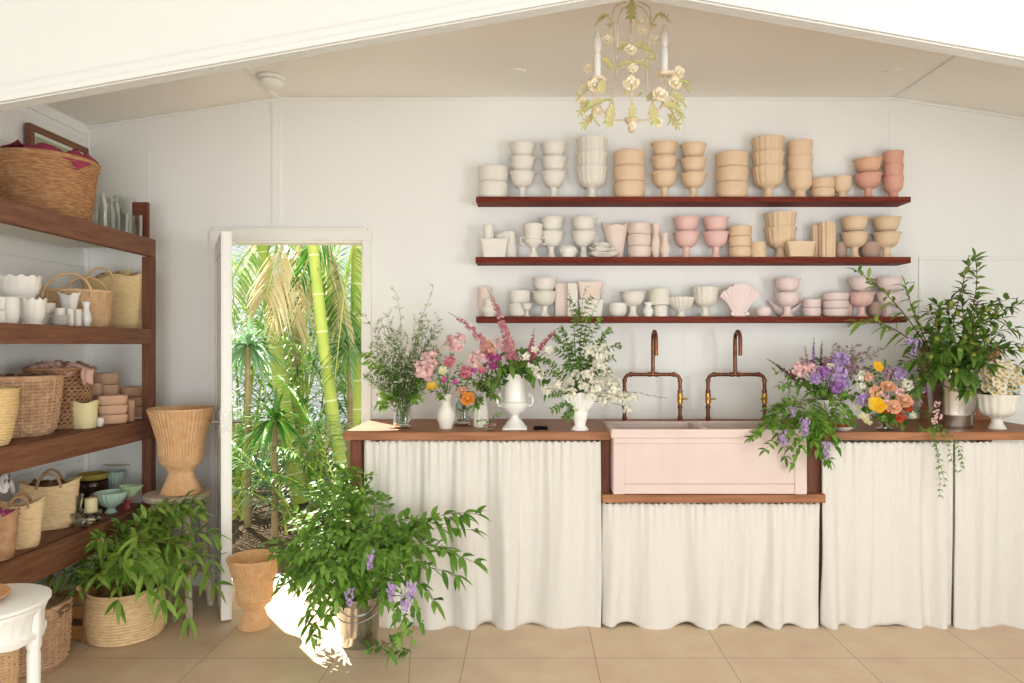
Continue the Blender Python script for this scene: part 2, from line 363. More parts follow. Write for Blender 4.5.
# ================= work bench, sink, curtains
CT = .997; YC = 3.664
bench = thing('work_bench', 'long wooden work bench with reddish brown top along the back wall', 'bench', (0, YC, 0))
def bb(mb, nm, mt, bev=.003): return mb.build(nm, mt, bench, smooth=False, bev=bev, org=(0, YC, 0))
bb(MB().box(XX(343, YC), XX(614.5, YC), YC, YW - .004, CT - .042, CT), 'bench_top', 'wood_counter', .004)
bb(MB().box(XX(819, YC), 2.75, YC, YW - .004, CT - .042, CT), 'bench_top', 'wood_counter', .004)
bb(MB().box(XX(614.5, YC) + .002, XX(819, YC) - .002, 4.02, YW - .004, CT - .042, CT), 'splash_ledge', 'wood_counter')
xs0, xs1 = XX(601.5, 3.7), XX(821, 3.7)
for x0, x1 in ((XX(350, 3.70), XX(362, 3.70)), (xs0, xs0 + .045), (xs1 - .075, xs1), (2.66, 2.72)):
    bb(MB().box(x0, x1, 3.70, 3.77, 0, CT - .047), 'post', 'wood_post')
for x0 in (XX(350, 3.70), xs0, xs1 - .06, 2.66): bb(MB().box(x0, x0 + .05, 4.22, 4.29, 0, CT - .047), 'post', 'wood_post')
bb(MB().box(xs0 - .0, xs1, 3.64, 3.698, ZZ(503, 3.64), ZZ(494.6, 3.64)), 'sink_rail', 'wood_counter')
bb(MB().box(xs0 + .046, xs0 + .09, 3.705, 3.76, ZZ(457, 3.7), CT - .047), 'cleat', 'wood_post')
bb(MB().box(xs0 + .046, xs1 - .076, 3.70, 4.2, .640, ZZ(494.6, 3.64)), 'sink_deck', 'wood_post')
bb(MB().box(XX(350, 3.7), xs1, 4.0, 4.2, .1, .12), 'lower_board', 'wood_post')
# sink
sx0, sx1 = XX(613, 3.6), XX(807, 3.6); sz0, sz1 = ZZ(494.2, 3.6), 1.018; sy0, sy1 = 3.6, 4.0
sink = thing('farmhouse_sink', 'pale pink double bowl farmhouse sink set in the wooden bench', 'sink', ((sx0 + sx1) / 2, 3.8, sz0))
bm = bmesh.new()
def bmb(x0, x1, y0, y1, z0, z1):
    vs = [bm.verts.new(p) for p in ((x0,y0,z0),(x1,y0,z0),(x1,y1,z0),(x0,y1,z0),(x0,y0,z1),(x1,y0,z1),(x1,y1,z1),(x0,y1,z1))]
    for f in ((0,3,2,1),(4,5,6,7),(0,1,5,4),(1,2,6,5),(2,3,7,6),(3,0,4,7)): bm.faces.new([vs[i] for i in f])
o = Vector(((sx0 + sx1) / 2, 3.8, sz0)); t_ = .028; mid = XX(700, 3.8)
m = MB()
m.box(sx0, sx1, sy0, sy1, sz0, sz0 + .05)
m.box(sx0, sx1, sy0, sy0 + t_, sz0 + .05, sz1); m.box(sx0, sx1, sy1 - t_, sy1, sz0 + .05, sz1)
m.box(sx0, sx0 + t_, sy0 + t_, sy1 - t_, sz0 + .05, sz1); m.box(sx1 - t_, sx1, sy0 + t_, sy1 - t_, sz0 + .05, sz1)
m.box(mid - .018, mid + .018, sy0 + t_, sy1 - t_, sz0 + .05, sz1 - .004)
m.build('basin', 'sink_pink', sink, smooth=False, bev=.006, org=o)
m = MB(); m.box(sx0 - .010, sx1 + .010, sy0 - .010, sy0 + .004, ZZ(438, 3.6), sz1 + .002)
m.box(sx0 - .010, sx0, sy0 + .004, sy1, sz1 - .04, sz1 + .002); m.box(sx1, sx1 + .010, sy0 + .004, sy1, sz1 - .04, sz1 + .002)
m.build('rolled_rim', 'sink_pink', sink, smooth=False, bev=.004, org=o)
# recessed apron panel: raised border
m = MB(); a0, a1 = sx0 + .002, sx1 - .002; zt = ZZ(438, 3.6)
m.box(a0, a1, sy0 - .006, sy0, ZZ(443.5, 3.6), zt); m.box(a0, a0 + .055, sy0 - .006, sy0, sz0, ZZ(443.5, 3.6)); m.box(a1 - .06, a1, sy0 - .006, sy0, sz0, ZZ(443.5, 3.6)); 
m.build('apron_border', 'sink_pink', sink, smooth=False, bev=.003, org=o)
for x in (sx0 + .25, sx1 - .25): MB().lathe([(0, 0), (.035, 0), (.04, .003), (.03, .006), (0, .004)], 20, (x, 3.8, sz0 + .051)).build('drain', 'brass', sink, org=o)
# faucets
def faucet(pxl, pxr, pxn, label, valves):
    Yf = 4.16; xl, xr, xn = XX(pxl, Yf), XX(pxr, Yf), XX(pxn, Yf - .02); zb = ZZ(374.5, Yf)
    t = thing('copper_faucet', label, 'faucet', ((xl + xr) / 2, Yf, CT)); og = Vector(((xl + xr) / 2, Yf, CT)); r = .0105; c = .035
    pts = [(xl, Yf, CT)] + [(xl, Yf, zb - c)] + [(xl + c - c * math.cos(a), Yf, zb - c + c * math.sin(a)) for a in (.4, .8, 1.2)] + [(xl + c, Yf, zb)] + [(xr - c, Yf, zb)] + [(xr - c + c * math.sin(a), Yf, zb - c + c * math.cos(a)) for a in (.4, .8, 1.2)] + [(xr, Yf, zb - c), (xr, Yf, CT)]
    m = MB(); m.tube(pts, r, 10)
    for x in (xl, xr):
        for z in (CT + .02, CT + .085, CT + .12, CT + .175, zb - c): m.tube([(x, Yf, z - .008), (x, Yf, z + .008)], r * 1.35, 10)
    for x in (xl + c, xr - c, xn - .02, xn + .02): m.tube([(x - .008, Yf, zb), (x + .008, Yf, zb)], r * 1.35, 10)
    m.build('pipe', 'copper', t, org=og)
    zt = ZZ(331.5, Yf - .05); R = .052
    pts = [(xn, Yf, zb), (xn, Yf, zt - R)] + [(xn, Yf - R + R * math.cos(a), zt - R + R * math.sin(a)) for a in [PI * k / 10 for k in range(1, 11)]] + [(xn, Yf - 2 * R, zt - R - .085)]
    MB().tube(pts, r * 1.05, 10).build('spout', 'copper', t, org=og)
    for x, s_ in valves(xl, xr):
        m = MB(); z = CT + .135; m.tube([(x, Yf, z - .028), (x, Yf, z + .028)], .016, 10); m.tube([(x, Yf, z), (x, Yf - .035, z)], .008, 8); m.tube([(x, Yf - .035, z), (x + s_ * .035, Yf - .04, z)], [.006, .004], 8)
        m.build('valve', 'brass', t, org=og)
faucet(624.5, 680, 653.5, 'exposed copper pipe faucet over the left bowl of the pink sink', lambda a, b: ((b, 1),))
faucet(708, 764.5, 736, 'exposed copper pipe faucet over the right bowl of the pink sink', lambda a, b: ((a, 1), (b, -1)))
# curtains
def curtain(px0, px1, ytop, ybot, label, seed, Y=3.672, amp=.032, n=9):
    rr = random.Random(seed); x0, x1 = XX(px0, Y), XX(px1, Y); z1 = ZZ(ytop, Y); W = x1 - x0
    ph = [rr.uniform(0, 6.3) for _ in range(8)]; fr = [n * (.55 + .25 * rr.random()) for _ in range(3)]
    nx, nz = int(W / .006), 46; m = MB(); vs = []; fs = []
    for j in range(nz + 1):
        v = j / nz
        for i in range(nx + 1):
            u = i / nx; k = .26 + .95 * v ** .8
            uu = u + .02 * math.sin(3 * v + ph[3] + u * 9) * v
            f = math.sin(uu * fr[0] * 6.283 + ph[0] + 1.5 * math.sin(uu * 7 + ph[4])) * .62 + math.sin(uu * fr[1] * 4.1 + ph[1] + 1.2 * math.sin(uu * 13 + ph[7])) * .4 + (1 - v) * .18 * math.sin(uu * fr[2] * 17 + ph[2] + 2 * math.sin(uu * 11))
            f = math.copysign(abs(f) ** .8, f)
            top = math.sin(u * W * 150 + ph[2]) * .0055 * math.exp(-v * 5) + math.sin(u * W * 270 + ph[5]) * .003 * math.exp(-v * 9)
            zb = ZZ(ybot, Y) + .010 * math.sin(uu * fr[0] * 6.283 * .5 + ph[6]) + .016 * f
            z = z1 + (zb - z1) * v
            if j < 2: z += .004 * math.sin(u * W * 190 + ph[4])
            vs.append((x0 + W * u + .004 * math.sin(f * 3 + v * 4) * v, Y + f * amp * k + top, z))
    for j in range(nz):
        for i in range(nx):
            a = j * (nx + 1) + i; fs.append((a, a + nx + 1, a + nx + 2, a + 1))
    m.add(vs, fs); o = m.build('linen_curtain', 'linen', None, org=((x0 + x1) / 2, Y, 0), loc=((x0 + x1) / 2, Y, 0), ang=180)
    s_ = o.modifiers.new('cloth_thickness', 'SOLIDIFY'); s_.thickness = .0025
    tag(o, label, 'curtain', 'gathered linen curtains under the bench'); return o
curtain(363.5, 601, 441.5, 629, 'cream linen curtain under the left end of the bench, beside the garden door', 3)
curtain(602.5, 819.5, 503.5, 627.5, 'short cream linen curtain hanging from the rail under the pink sink', 8, Y=3.670, amp=.026, n=8)
curtain(821.5, 953, 442.5, 629, 'cream linen curtain under the bench just right of the sink', 12, amp=.026, n=5)
curtain(954.5, 1056, 442, 631, 'cream linen curtain at far right under the metal bucket, right of the slit', 21, amp=.028, n=4)
# wall shelves
SY0 = 4.163; SHZ = (2.298, 1.949, 1.605)
for i, (z, a, b, lb) in enumerate(((SHZ[0], 476, 911, 'top of the three dark reddish wooden wall shelves'), (SHZ[1], 475.5, 911, 'middle of the three dark reddish wooden wall shelves'), (SHZ[2], 476, 907, 'lowest of the three dark reddish wooden wall shelves, above the faucets'))):
    x0, x1 = XX(a, SY0), XX(b, SY0)
    o = MB().box(x0, x1, SY0, YW, z - (.031, .034, .034)[i], z).build('wall_shelf', 'wood_shelf', None, smooth=False, bev=.002, org=((x0 + x1) / 2, YW, z), loc=((x0 + x1) / 2, YW, z))
    tag(o, lb, 'shelf', 'dark wooden wall shelves')
# ================= ceramics
def scal(n, a, zmin=0): return lambda th, i, r, z: (r, z)
def flute(n, a, i0=0, i1=99):
    def f(th, i, r, z): return (r * (1 + a * (abs(math.cos(n * th / 2)) - .6)) if i0 <= i <= i1 else r, z)
    return f
def sq(p=5):
    def f(th, i, r, z):
        k = (abs(math.cos(th)) ** p + abs(math.sin(th)) ** p) ** (-1 / p); return (r * k, z)
    return f
def prof_compote(R, h):
    return [(0,0),(.44*R,0),(.46*R,.02*h),(.42*R,.05*h),(.30*R,.11*h),(.25*R,.20*h),(.25*R,.34*h),(.30*R,.42*h),(.48*R,.455*h),(.64*R,.52*h),(.76*R,.62*h),(.84*R,.76*h),(.87*R,.88*h),(.93*R,.955*h),(1.0*R,.985*h),(1.0*R,h),(.955*R,h),(.84*R,.91*h),(.79*R,.78*h),(.68*R,.62*h),(.42*R,.51*h),(0,.48*h)]
def prof_urn(R, h):
    return [(0,0),(.40*R,0),(.42*R,.025*h),(.36*R,.08*h),(.27*R,.17*h),(.26*R,.28*h),(.34*R,.335*h),(.58*R,.385*h),(.74*R,.45*h),(.84*R,.54*h),(.90*R,.70*h),(.93*R,.88*h),(1.0*R,.945*h),(1.0*R,h),(.955*R,h),(.89*R,.92*h),(.87*R,.65*h),(.74*R,.50*h),(.4*R,.43*h),(0,.42*h)]
def prof_bowl(R, h):
    return [(0,0),(.78*R,0),(.87*R,.04*h),(.94*R,.16*h),(.985*R,.4*h),(1.0*R,.8*h),(.995*R,.96*h),(.96*R,h),(.89*R,.96*h),(.91*R,.5*h),(.84*R,.16*h),(0,.12*h)]
def prof_cyl(R, h):
    return [(0,0),(.55*R,0),(.57*R,.02*h),(.50*R,.08*h),(.44*R,.2*h),(.46*R,.27*h),(.54*R,.30*h),(.72*R,.36*h),(.83*R,.44*h),(.90*R,.54*h),(.94*R,.70*h),(1.0*R,.90*h),(1.0*R,.96*h),(.97*R,h),(.93*R,h),(.92*R,.5*h),(.8*R,.42*h),(0,.39*h)]
def prof_cup(R, h):
    return [(0,0),(.94*R,0),(1.0*R,.03*h),(1.0*R,.97*h),(.97*R,h),(.91*R,h),(.90*R,.1*h),(0,.07*h)]
def prof_pot(R, h):
    return [(0,0),(.62*R,0),(.82*R,.12*h),(.97*R,.4*h),(1.0*R,.62*h),(.93*R,.9*h),(.9*R,h),(.84*R,h),(.85*R,.85*h),(.9*R,.6*h),(.8*R,.2*h),(0,.08*h)]
def prof_bottle(R, h):
    return [(0,0),(.66*R,0),(.70*R,.03*h),(.72*R,.10*h),(.95*R,.25*h),(1.0*R,.38*h),(.80*R,.56*h),(.56*R,.68*h),(.58*R,.84*h),(.82*R,.97*h),(.84*R,h),(.74*R,h),(.5*R,.84*h),(.48*R,.68*h),(0,.6*h)]
def prof_flarepot(R, h):
    return [(0,0),(.76*R,0),(.74*R,.05*h),(.77*R,.12*h),(.9*R,.8*h),(1.0*R,.97*h),(1.0*R,h),(.95*R,h),(.8*R,.78*h),(.6*R,.14*h),(0,.1*h)]
MESHC = {}
def ceramic(kind, w, h, col, name, label, cat, loc, group=None, rz=0, **k):
    key = (kind, round(w, 3), round(h, 3), col)
    if key not in MESHC:
        R = w / 2; m = MB()
        if kind == 'compote': m.lathe(prof_compote(R, h), 40)
        elif kind == 'urn': m.lathe(prof_urn(R, h), 96, fl=flute(16, .05, 7, 12))
        elif kind == 'bowl': m.lathe(prof_bowl(R, h), 36)
        elif kind == 'cyl': m.lathe(prof_cyl(R, h), 36)
        elif kind == 'cup': m.lathe(prof_cup(R, h), 28)
        elif kind == 'ribcup': m.lathe(prof_cup(R, h), 60, fl=flute(10, .16, 1, 6))
        elif kind == 'pot': m.lathe(prof_pot(R, h), 32)
        elif kind == 'bottle': m.lathe(prof_bottle(R, h), 28)
        elif kind == 'eggcup': m.lathe(prof_compote(R, h), 24)
        elif kind == 'rect': m.lathe(prof_flarepot(R, h), 48, fl=sq(8), sy=.55)
        elif kind == 'loaf': m.lathe(prof_bowl(R, h), 48, fl=sq(7), sy=.6)
        elif kind == 'squarepot': m.lathe(prof_cup(R, h), 48, fl=sq(8))
        elif kind == 'scallop':
            def f(th, i, r, z): 
                e = (z / h) ** 3; return (r * (1 + .05 * e * math.cos(6 * th)), z + h * e * (.10 * (abs(math.cos(th)) ** 2 - .5) + .022 * math.cos(8 * th)))
            m.lathe([(0,0),(.5*R,0),(.52*R,.04*h),(.5*R,.1*h),(.6*R,.4*h),(.76*R,.72*h),(.9*R,.9*h),(1*R,h),(.95*R,h),(.72*R,.72*h),(.52*R,.35*h),(0,.12*h)], 72, fl=f, sy=.62)
        elif kind == 'tub':
            m.lathe([(0,0),(.70*R,0),(.72*R,.05*h),(.66*R,.11*h),(.84*R,.28*h),(.94*R,.55*h),(.96*R,.88*h),(1.0*R,h),(.95*R,h),(.9*R,.6*h),(.78*R,.3*h),(0,.16*h)], 72, sy=.7, fl=lambda th, i, r, z: (r * (1 + .025 * abs(math.cos(th * 8))), z + (z / h) ** 4 * .05 * h * math.cos(12 * th)))
        elif kind == 'fan':       # flattened shell on a scrolled foot
            def f3(p):
                q = max(0, min(1, (p.z / h - .14) / .5)); x = p.x / R
                return (p.x, p.y, p.z + q * h * (.20 * (1 - x * x * 1.6)) + q * .006 * math.cos(x * 22))
            m.lathe([(0,.10*h),(.30*R,.10*h),(.36*R,.14*h),(.55*R,.30*h),(.80*R,.52*h),(1.0*R,.78*h),(.94*R,.79*h),(.74*R,.54*h),(.45*R,.3*h),(0,.2*h)], 96, sy=.34, fl=lambda th, i, r, z: (r * (1 + .035 * math.cos(th * 24)), z), f3=f3)
            for s_ in (-1, 1): m.lathe([(0, -.17*R), (.10*R, -.16*R), (.14*R, 0), (.10*R, .16*R), (0, .17*R)], 16, M=Matrix.Translation((s_*.36*R, 0, .141*R)) @ Matrix.Rotation(PI/2, 4, 'X'))
            m.lathe([(0, 0), (.34*R, 0), (.38*R, .05*h), (.3*R, .13*h), (0, .14*h)], 24, sy=.45)
        elif kind == 'trophy':
            m.lathe([(0,0),(.40*R,0),(.42*R,.03*h),(.34*R,.08*h),(.17*R,.20*h),(.17*R,.27*h),(.36*R,.33*h),(.66*R,.44*h),(.70*R,.52*h),(.60*R,.56*h),(.66*R,.62*h),(.74*R,.96*h),(.77*R,h),(.70*R,h),(.6*R,.6*h),(.5*R,.46*h),(0,.4*h)], 36)
            for s_ in (-1, 1): m.tube([(s_*.62*R,0,.44*h),(s_*.86*R,0,.38*h),(s_*.98*R,0,.46*h),(s_*.97*R,0,.58*h),(s_*.84*R,0,.62*h),(s_*.66*R,0,.58*h)], .055*R, 8)
        elif kind == 'shellvase':  # side wings, wave rim
            def f3(p):
                q = max(0, p.z / h - .3); return (p.x - q * .06 * abs(p.x) / R, p.y, p.z - q * h * .45 * (p.x / R) ** 2 * (1 if p.x < 0 else .3))
            m.lathe([(0,0),(.6*R,0),(.5*R,.06*h),(.42*R,.15*h),(.55*R,.5*h),(.8*R,.8*h),(1.0*R,1.05*h),(.94*R,1.05*h),(.7*R,.75*h),(.4*R,.25*h),(0,.15*h)], 60, sy=.5, fl=lambda th, i, r, z: (r * (1 + .03 * math.cos(th * 16)), z), f3=f3)
        elif kind == 'wing':
            def f3(p):
                q = abs(p.x) / R; return (p.x, p.y, p.z * .55 + h * .75 * max(0, q - .25) ** 1.1 * (p.z / h > .15))
            m.lathe([(0,0),(.3*R,0),(.35*R,.1*h),(.75*R,.35*h),(1.0*R,.75*h),(.96*R,.85*h),(.6*R,.5*h),(.3*R,.25*h),(0,.2*h)], 48, sy=.33, f3=f3)
        elif kind == 'lidded':
            m.lathe([(0,0),(.62*R,0),(.7*R,.08*h),(.95*R,.40*h),(1*R,.52*h),(.97*R,.58*h),(.80*R,.80*h),(.45*R,.93*h),(.14*R,.95*h),(.14*R,1.02*h),(0,1.06*h)], 32)
        elif kind == 'leafdish':
            m.lathe([(0,0),(.5*R,0),(.75*R,.18*h),(1*R,.5*h),(.98*R,.58*h),(.7*R,.3*h),(0,.14*h)], 56, sy=.6, fl=lambda th, i, r, z: (r * (1 + .07 * math.sin(7 * th)), z * (1 + .15 * math.sin(5 * th))))
        elif kind == 'plate':
            m.lathe([(0,0),(.55*R,0),(.62*R,.2*h),(1*R,.8*h),(1*R,h),(.62*R,.45*h),(0,.35*h)], 36)
        elif kind == 'cornucopia':
            m.lathe([(0,0),(.42*R,0),(.44*R,.03*h),(.26*R,.1*h),(.22*R,.2*h),(.40*R,.45*h),(.7*R,.75*h),(1*R,h),(.93*R,h),(.6*R,.72*h),(0,.35*h)], 60, fl=flute(14, .1, 4, 9), sy=.5, f3=lambda p: (p.x + .35 * R * (p.z / h) ** 2, p.y, p.z))
        elif kind == 'footbowl':
            m.lathe([(0,0),(.36*R,0),(.38*R,.05*h),(.24*R,.16*h),(.26*R,.24*h),(.62*R,.42*h),(.9*R,.72*h),(1*R,.97*h),(1*R,h),(.95*R,h),(.82*R,.7*h),(.5*R,.42*h),(0,.34*h)], 80, fl=flute(20, .08, 5, 8), sy=.62 if k.get('flat') else 1)
        MESHC[key] = m
        o = m.build(name, 'ceramic_' + col, None, loc=loc); m.o = o
    else:
        o = MESHC[key].o.copy(); o.name = name; COL.objects.link(o); o.location = loc
        for kk in list(o.keys()): del o[kk]
    o.rotation_euler.z = rz
    return tag(o, label, cat, group)
S1 = 'ceramics on the top wall shelf'; S2 = 'ceramics on the middle wall shelf'; S3 = 'ceramics on the lowest wall shelf'
SN = ('top wall shelf', 'middle wall shelf', 'lowest wall shelf'); GN = (S1, S2, S3); BASE = (196.3, 255.0, 315.9)
NM = {'compote': ('compote_bowl', 'footed compote', 'bowl'), 'urn': ('fluted_urn', 'fluted urn', 'urn'), 'bowl': ('planter_bowl', 'straight bowl', 'bowl'),
      'cyl': ('footed_cylinder_vase', 'footed cylinder', 'vase'), 'cup': ('ceramic_cup', 'plain cup', 'cup'), 'ribcup': ('ribbed_vase', 'ribbed vase', 'vase'), 'pot': ('round_pot', 'round pot', 'pot'),
      'bottle': ('bottle_vase', 'bottle vase', 'vase'), 'eggcup': ('egg_cup', 'tiny egg cup', 'cup'), 'rect': ('trough_planter', 'rectangular planter', 'planter'), 'squarepot': ('square_vase', 'square block vase', 'vase'),
      'scallop': ('scalloped_vase', 'scalloped vase', 'vase'), 'fan': ('fan_vase', 'fan shell vase', 'vase'), 'trophy': ('trophy_vase', 'trophy vase with two handles', 'vase'), 'shellvase': ('shell_vase', 'shell vase', 'vase'),
      'wing': ('wing_vase', 'low winged vase', 'vase'), 'lidded': ('lidded_dish', 'lidded dish', 'dish'), 'leafdish': ('leaf_dish', 'leaf shaped dish', 'dish'), 'footbowl': ('footed_bowl', 'fluted footed bowl', 'bowl')}
ORD = {1: ['the only one'], 2: ['lower of two', 'upper of two'], 3: ['lowest of three', 'middle of three', 'topmost of three']}
CW = {'white': 'off-white', 'cream': 'cream', 'blush': 'blush cream', 'tan': 'peachy tan', 'sand': 'sandy beige', 'pink': 'rose pink', 'palepink': 'pale pink', 'coral': 'coral pink', 'apricot': 'apricot', 'greige': 'grey beige', 'gloss': 'glossy white', 'rosebrown': 'dusty brown'}
def stack(shelf, kind, cx, w, top, n, col, where, pitch=0, Y=4.236, hpx=None, rz=0, cols=None):
    """stack of n vessels; top = photo row of the lowest vessel's rim; pitch px between rims"""
    s_ = F / Y; zb = SHZ[shelf]; base = EH * s_ + 345 - zb * s_
    h = ZZ(top, Y - w / s_ * .3) - zb if hpx is None else hpx / s_
    nm, desc, cat = NM[kind]
    for i in range(n):
        c_ = cols[i] if cols else col
        lb = f"{CW[c_]} {desc}, " + (ORD[n][i] + ' ' if n > 1 else '') + where + f", {SN[shelf].replace(' wall', '')}"
        ceramic(kind, w / s_, h, c_, nm, lb, cat, (XX(cx, Y), Y, zb + .0005 + i * (pitch / s_ if pitch else h * 1.002)), GN[shelf], rz)
# top shelf
stack(0, 'bowl', 493, 30, 181.5, 2, 'white', 'at the left end')
stack(0, 'compote', 522.3, 26.5, 171, 3, 'white', 'second from left end', 14.3)
stack(0, 'compote', 553.6, 26.5, 171, 3, 'white', 'left of the big fluted cream urns', 14.3)
stack(0, 'urn', 591.7, 31, 166, 3, 'cream', 'between off-white compotes and tan bowls', 14.3)
stack(0, 'bowl', 629.3, 31.5, 181.5, 3, 'tan', 'right of the cream fluted urns')
stack(0, 'compote', 664.3, 27, 171, 3, 'tan', 'just right of the three tan bowls', 14.6)
stack(0, 'compote', 693.3, 27, 172.5, 3, 'tan', 'just left of the second tan bowls', 14.6)
stack(0, 'bowl', 731.8, 32, 182, 3, 'sand', 'left of the tallest tan urns')
stack(0, 'urn', 768, 31.5, 166, 3, 'sand', 'the tallest stack right of centre', 14.6)
stack(0, 'cyl', 799.8, 25, 169.5, 3, 'tan', 'right of the tan fluted urns', 14.6)
stack(0, 'bowl', 822.5, 23, 188, 2, 'sand', 'small and low right of the cylinders')
stack(0, 'cyl', 842, 18.5, 176, 1, 'tan', 'small single one beside the low bowls')
stack(0, 'compote', 868, 27.5, 173, 2, 'coral', 'left of the coral cylinders', 14.8, cols=['coral', 'apricot'])
stack(0, 'cyl', 893.2, 19.5, 175.5, 3, 'coral', 'at the right end', 12.3)
# middle shelf
stack(1, 'rect', 494.5, 29.5, 238.5, 1, 'white', 'at the left end under a small cup', Y=4.20)
o = ceramic('cup', .062, .082, 'white', 'ceramic_cup', 'off-white plain cup standing on the rectangular planter, left end of middle wall shelf', 'cup', (XX(488.5, 4.2), 4.2, SHZ[1] + ZZ(238.5, 4.16) - SHZ[1] + .001), S2)
stack(1, 'shellvase', 511, 24, 232, 1, 'white', 'between planter and trophy vase', Y=4.25)
stack(1, 'trophy', 533.3, 26, 223.5, 1, 'white', 'right of the shell vase', Y=4.185)
stack(1, 'compote', 551.5, 26, 231, 2, 'white', 'behind the trophy vase', 14, Y=4.24)
stack(1, 'lidded', 568.3, 19, 244, 1, 'gloss', 'between the two compote stacks', Y=4.19)
stack(1, 'compote', 583.8, 26, 231, 2, 'white', 'left of the scalloped vase', 14)
for i in range(3):
    ceramic('leafdish', .185 - .012 * i, .045, 'white', 'leaf_dish', f'off-white leaf shaped dish, {ORD[3][i]} stacked before the scalloped vase', 'dish', (XX(604 - i, 4.19), 4.19 - .0, SHZ[1] + .001 + .026 * i), S2, rz=.5 * i)
stack(1, 'scallop', 616, 29, 223, 1, 'blush', 'behind the leaf dishes', Y=4.26)
stack(1, 'bowl', 639.3, 23, 246, 3, 'blush', 'right of the scalloped vase')
stack(1, 'bottle', 656.3, 12, 224, 1, 'blush', 'taller one left of pink compotes', Y=4.24)
stack(1, 'bottle', 665, 10, 233, 1, 'blush', 'shorter one left of pink compotes', Y=4.20)
stack(1, 'compote', 686.2, 27, 231.5, 2, 'pink', 'left one of the pink pair', 14.8)
stack(1, 'compote', 715.8, 27, 231.5, 2, 'pink', 'right one of the pink pair', 14.8)
stack(1, 'bowl', 740, 23, 247, 3, 'sand', 'right of the pink compotes')
stack(1, 'cup', 758.3, 15, 242, 1, 'sand', 'right of the three small bowls', Y=4.2)
stack(1, 'urn', 780.5, 31, 227, 2, 'sand', 'behind the rectangular planter', 14.6, Y=4.25)
stack(1, 'rect', 799.5, 31, 241, 1, 'sand', 'before the fluted urns', Y=4.172)
stack(1, 'ribcup', 816, 8.5, 225, 1, 'tan', 'slim one beside the wider ribbed one', Y=4.25)
stack(1, 'ribcup', 827, 15.5, 222, 1, 'sand', 'left of the sandy compotes', Y=4.21)
stack(1, 'compote', 854.5, 28, 232, 2, 'sand', 'left one of the sandy pair', 15, Y=4.228)
stack(1, 'compote', 886.5, 28.5, 232, 2, 'sand', 'right one of the sandy pair', 15, Y=4.228)
stack(1, 'pot', 839.8, 13, 242, 1, 'rosebrown', 'left of the sandy compotes', Y=4.27)
stack(1, 'pot', 870.3, 20, 242, 1, 'rosebrown', 'between the two sandy compotes', Y=4.262)
# lowest shelf
stack(2, 'pot', 485, 15, 287, 1, 'blush', 'tall one at the left end', Y=4.27)
stack(2, 'bottle', 489.5, 15, 299, 1, 'white', 'short and stout at the left end', Y=4.185)
stack(2, 'bowl', 519.5, 22, 299, 2, 'white', 'behind the pink foxgloves', hpx=13)
stack(2, 'eggcup', 527, 12, 303, 1, 'white', 'before the two small bowls', Y=4.17)
stack(2, 'compote', 544.5, 26, 291, 2, 'white', 'right of the egg cup', 13.5, Y=4.225)
stack(2, 'squarepot', 561, 13, 283.5, 1, 'blush', 'behind compote rim', Y=4.28)
stack(2, 'squarepot', 572.5, 11, 283.5, 1, 'white', 'behind the green sprigs', Y=4.24)
stack(2, 'loaf' if False else 'rect', 591, 27, 299.5, 1, 'white', 'low one behind the green sprigs', Y=4.22)
ceramic('rect', 27 / 170, .1, 'blush', 'trough_planter', 'blush planter standing on another planter behind the green sprigs, lowest wall shelf', 'planter', (XX(590, 4.22), 4.22, ZZ(299, 4.18)), S3)
stack(2, 'pot', 617.5, 19, 303, 1, 'white', 'just left of the single wide compote', Y=4.24)
stack(2, 'compote', 633, 27, 291.5, 1, 'white', 'single and wide above the white blossoms', Y=4.235)
stack(2, 'bottle', 648.3, 11, 302, 1, 'gloss', 'small one below the cup', Y=4.19)
stack(2, 'cup', 660.8, 13.5, 305.5, 1, 'white', 'small one carrying a bigger cup', Y=4.20)
ceramic('cup', .122, .094, 'cream', 'ceramic_cup', 'cream cup balanced on the smaller cup and bottle, lowest wall shelf', 'cup', (XX(659.5, 4.21), 4.21, ZZ(305, 4.18)), S3)
stack(2, 'footbowl', 681, 26, 297, 1, 'cream', 'left of the tall cream urn', Y=4.2)
stack(2, 'urn', 705, 27, 287, 1, 'cream', 'left of the pink fan vase')
stack(2, 'fan', 739.5, 39, 289, 1, 'palepink', 'right of the cream fluted urn', Y=4.21, hpx=33)
stack(2, 'pot', 763.6, 15.5, 307.5, 1, 'palepink', 'tiny one beside the fan vase', Y=4.2)
stack(2, 'wing', 785.5, 37, 300, 1, 'palepink', 'behind the compote pair', Y=4.282, hpx=17)
stack(2, 'compote', 787.3, 27, 292.3, 2, 'palepink', 'standing before the winged vase', 14, Y=4.215)
stack(2, 'bowl', 811.6, 17.5, 308, 2, 'palepink', 'small ones right of the winged vase')
stack(2, 'bowl', 835.6, 25, 308.7, 3, 'palepink', 'larger ones left of the drooping branch')
stack(2, 'compote', 861.3, 27, 292.5, 2, 'pink', 'behind the drooping branch tip', 15, cols=['pink', 'palepink'], Y=4.225)
stack(2, 'compote', 888.8, 27, 292.5, 2, 'pink', 'at the right end behind the branch', 15, cols=['palepink', 'palepink'], Y=4.225)
stack(2, 'pot', 847.6, 10, 302, 1, 'pink', 'left of the rose compote foot', Y=4.28)
stack(2, 'pot', 875.2, 15, 302, 1, 'rosebrown', 'between the last two compotes', Y=4.27)
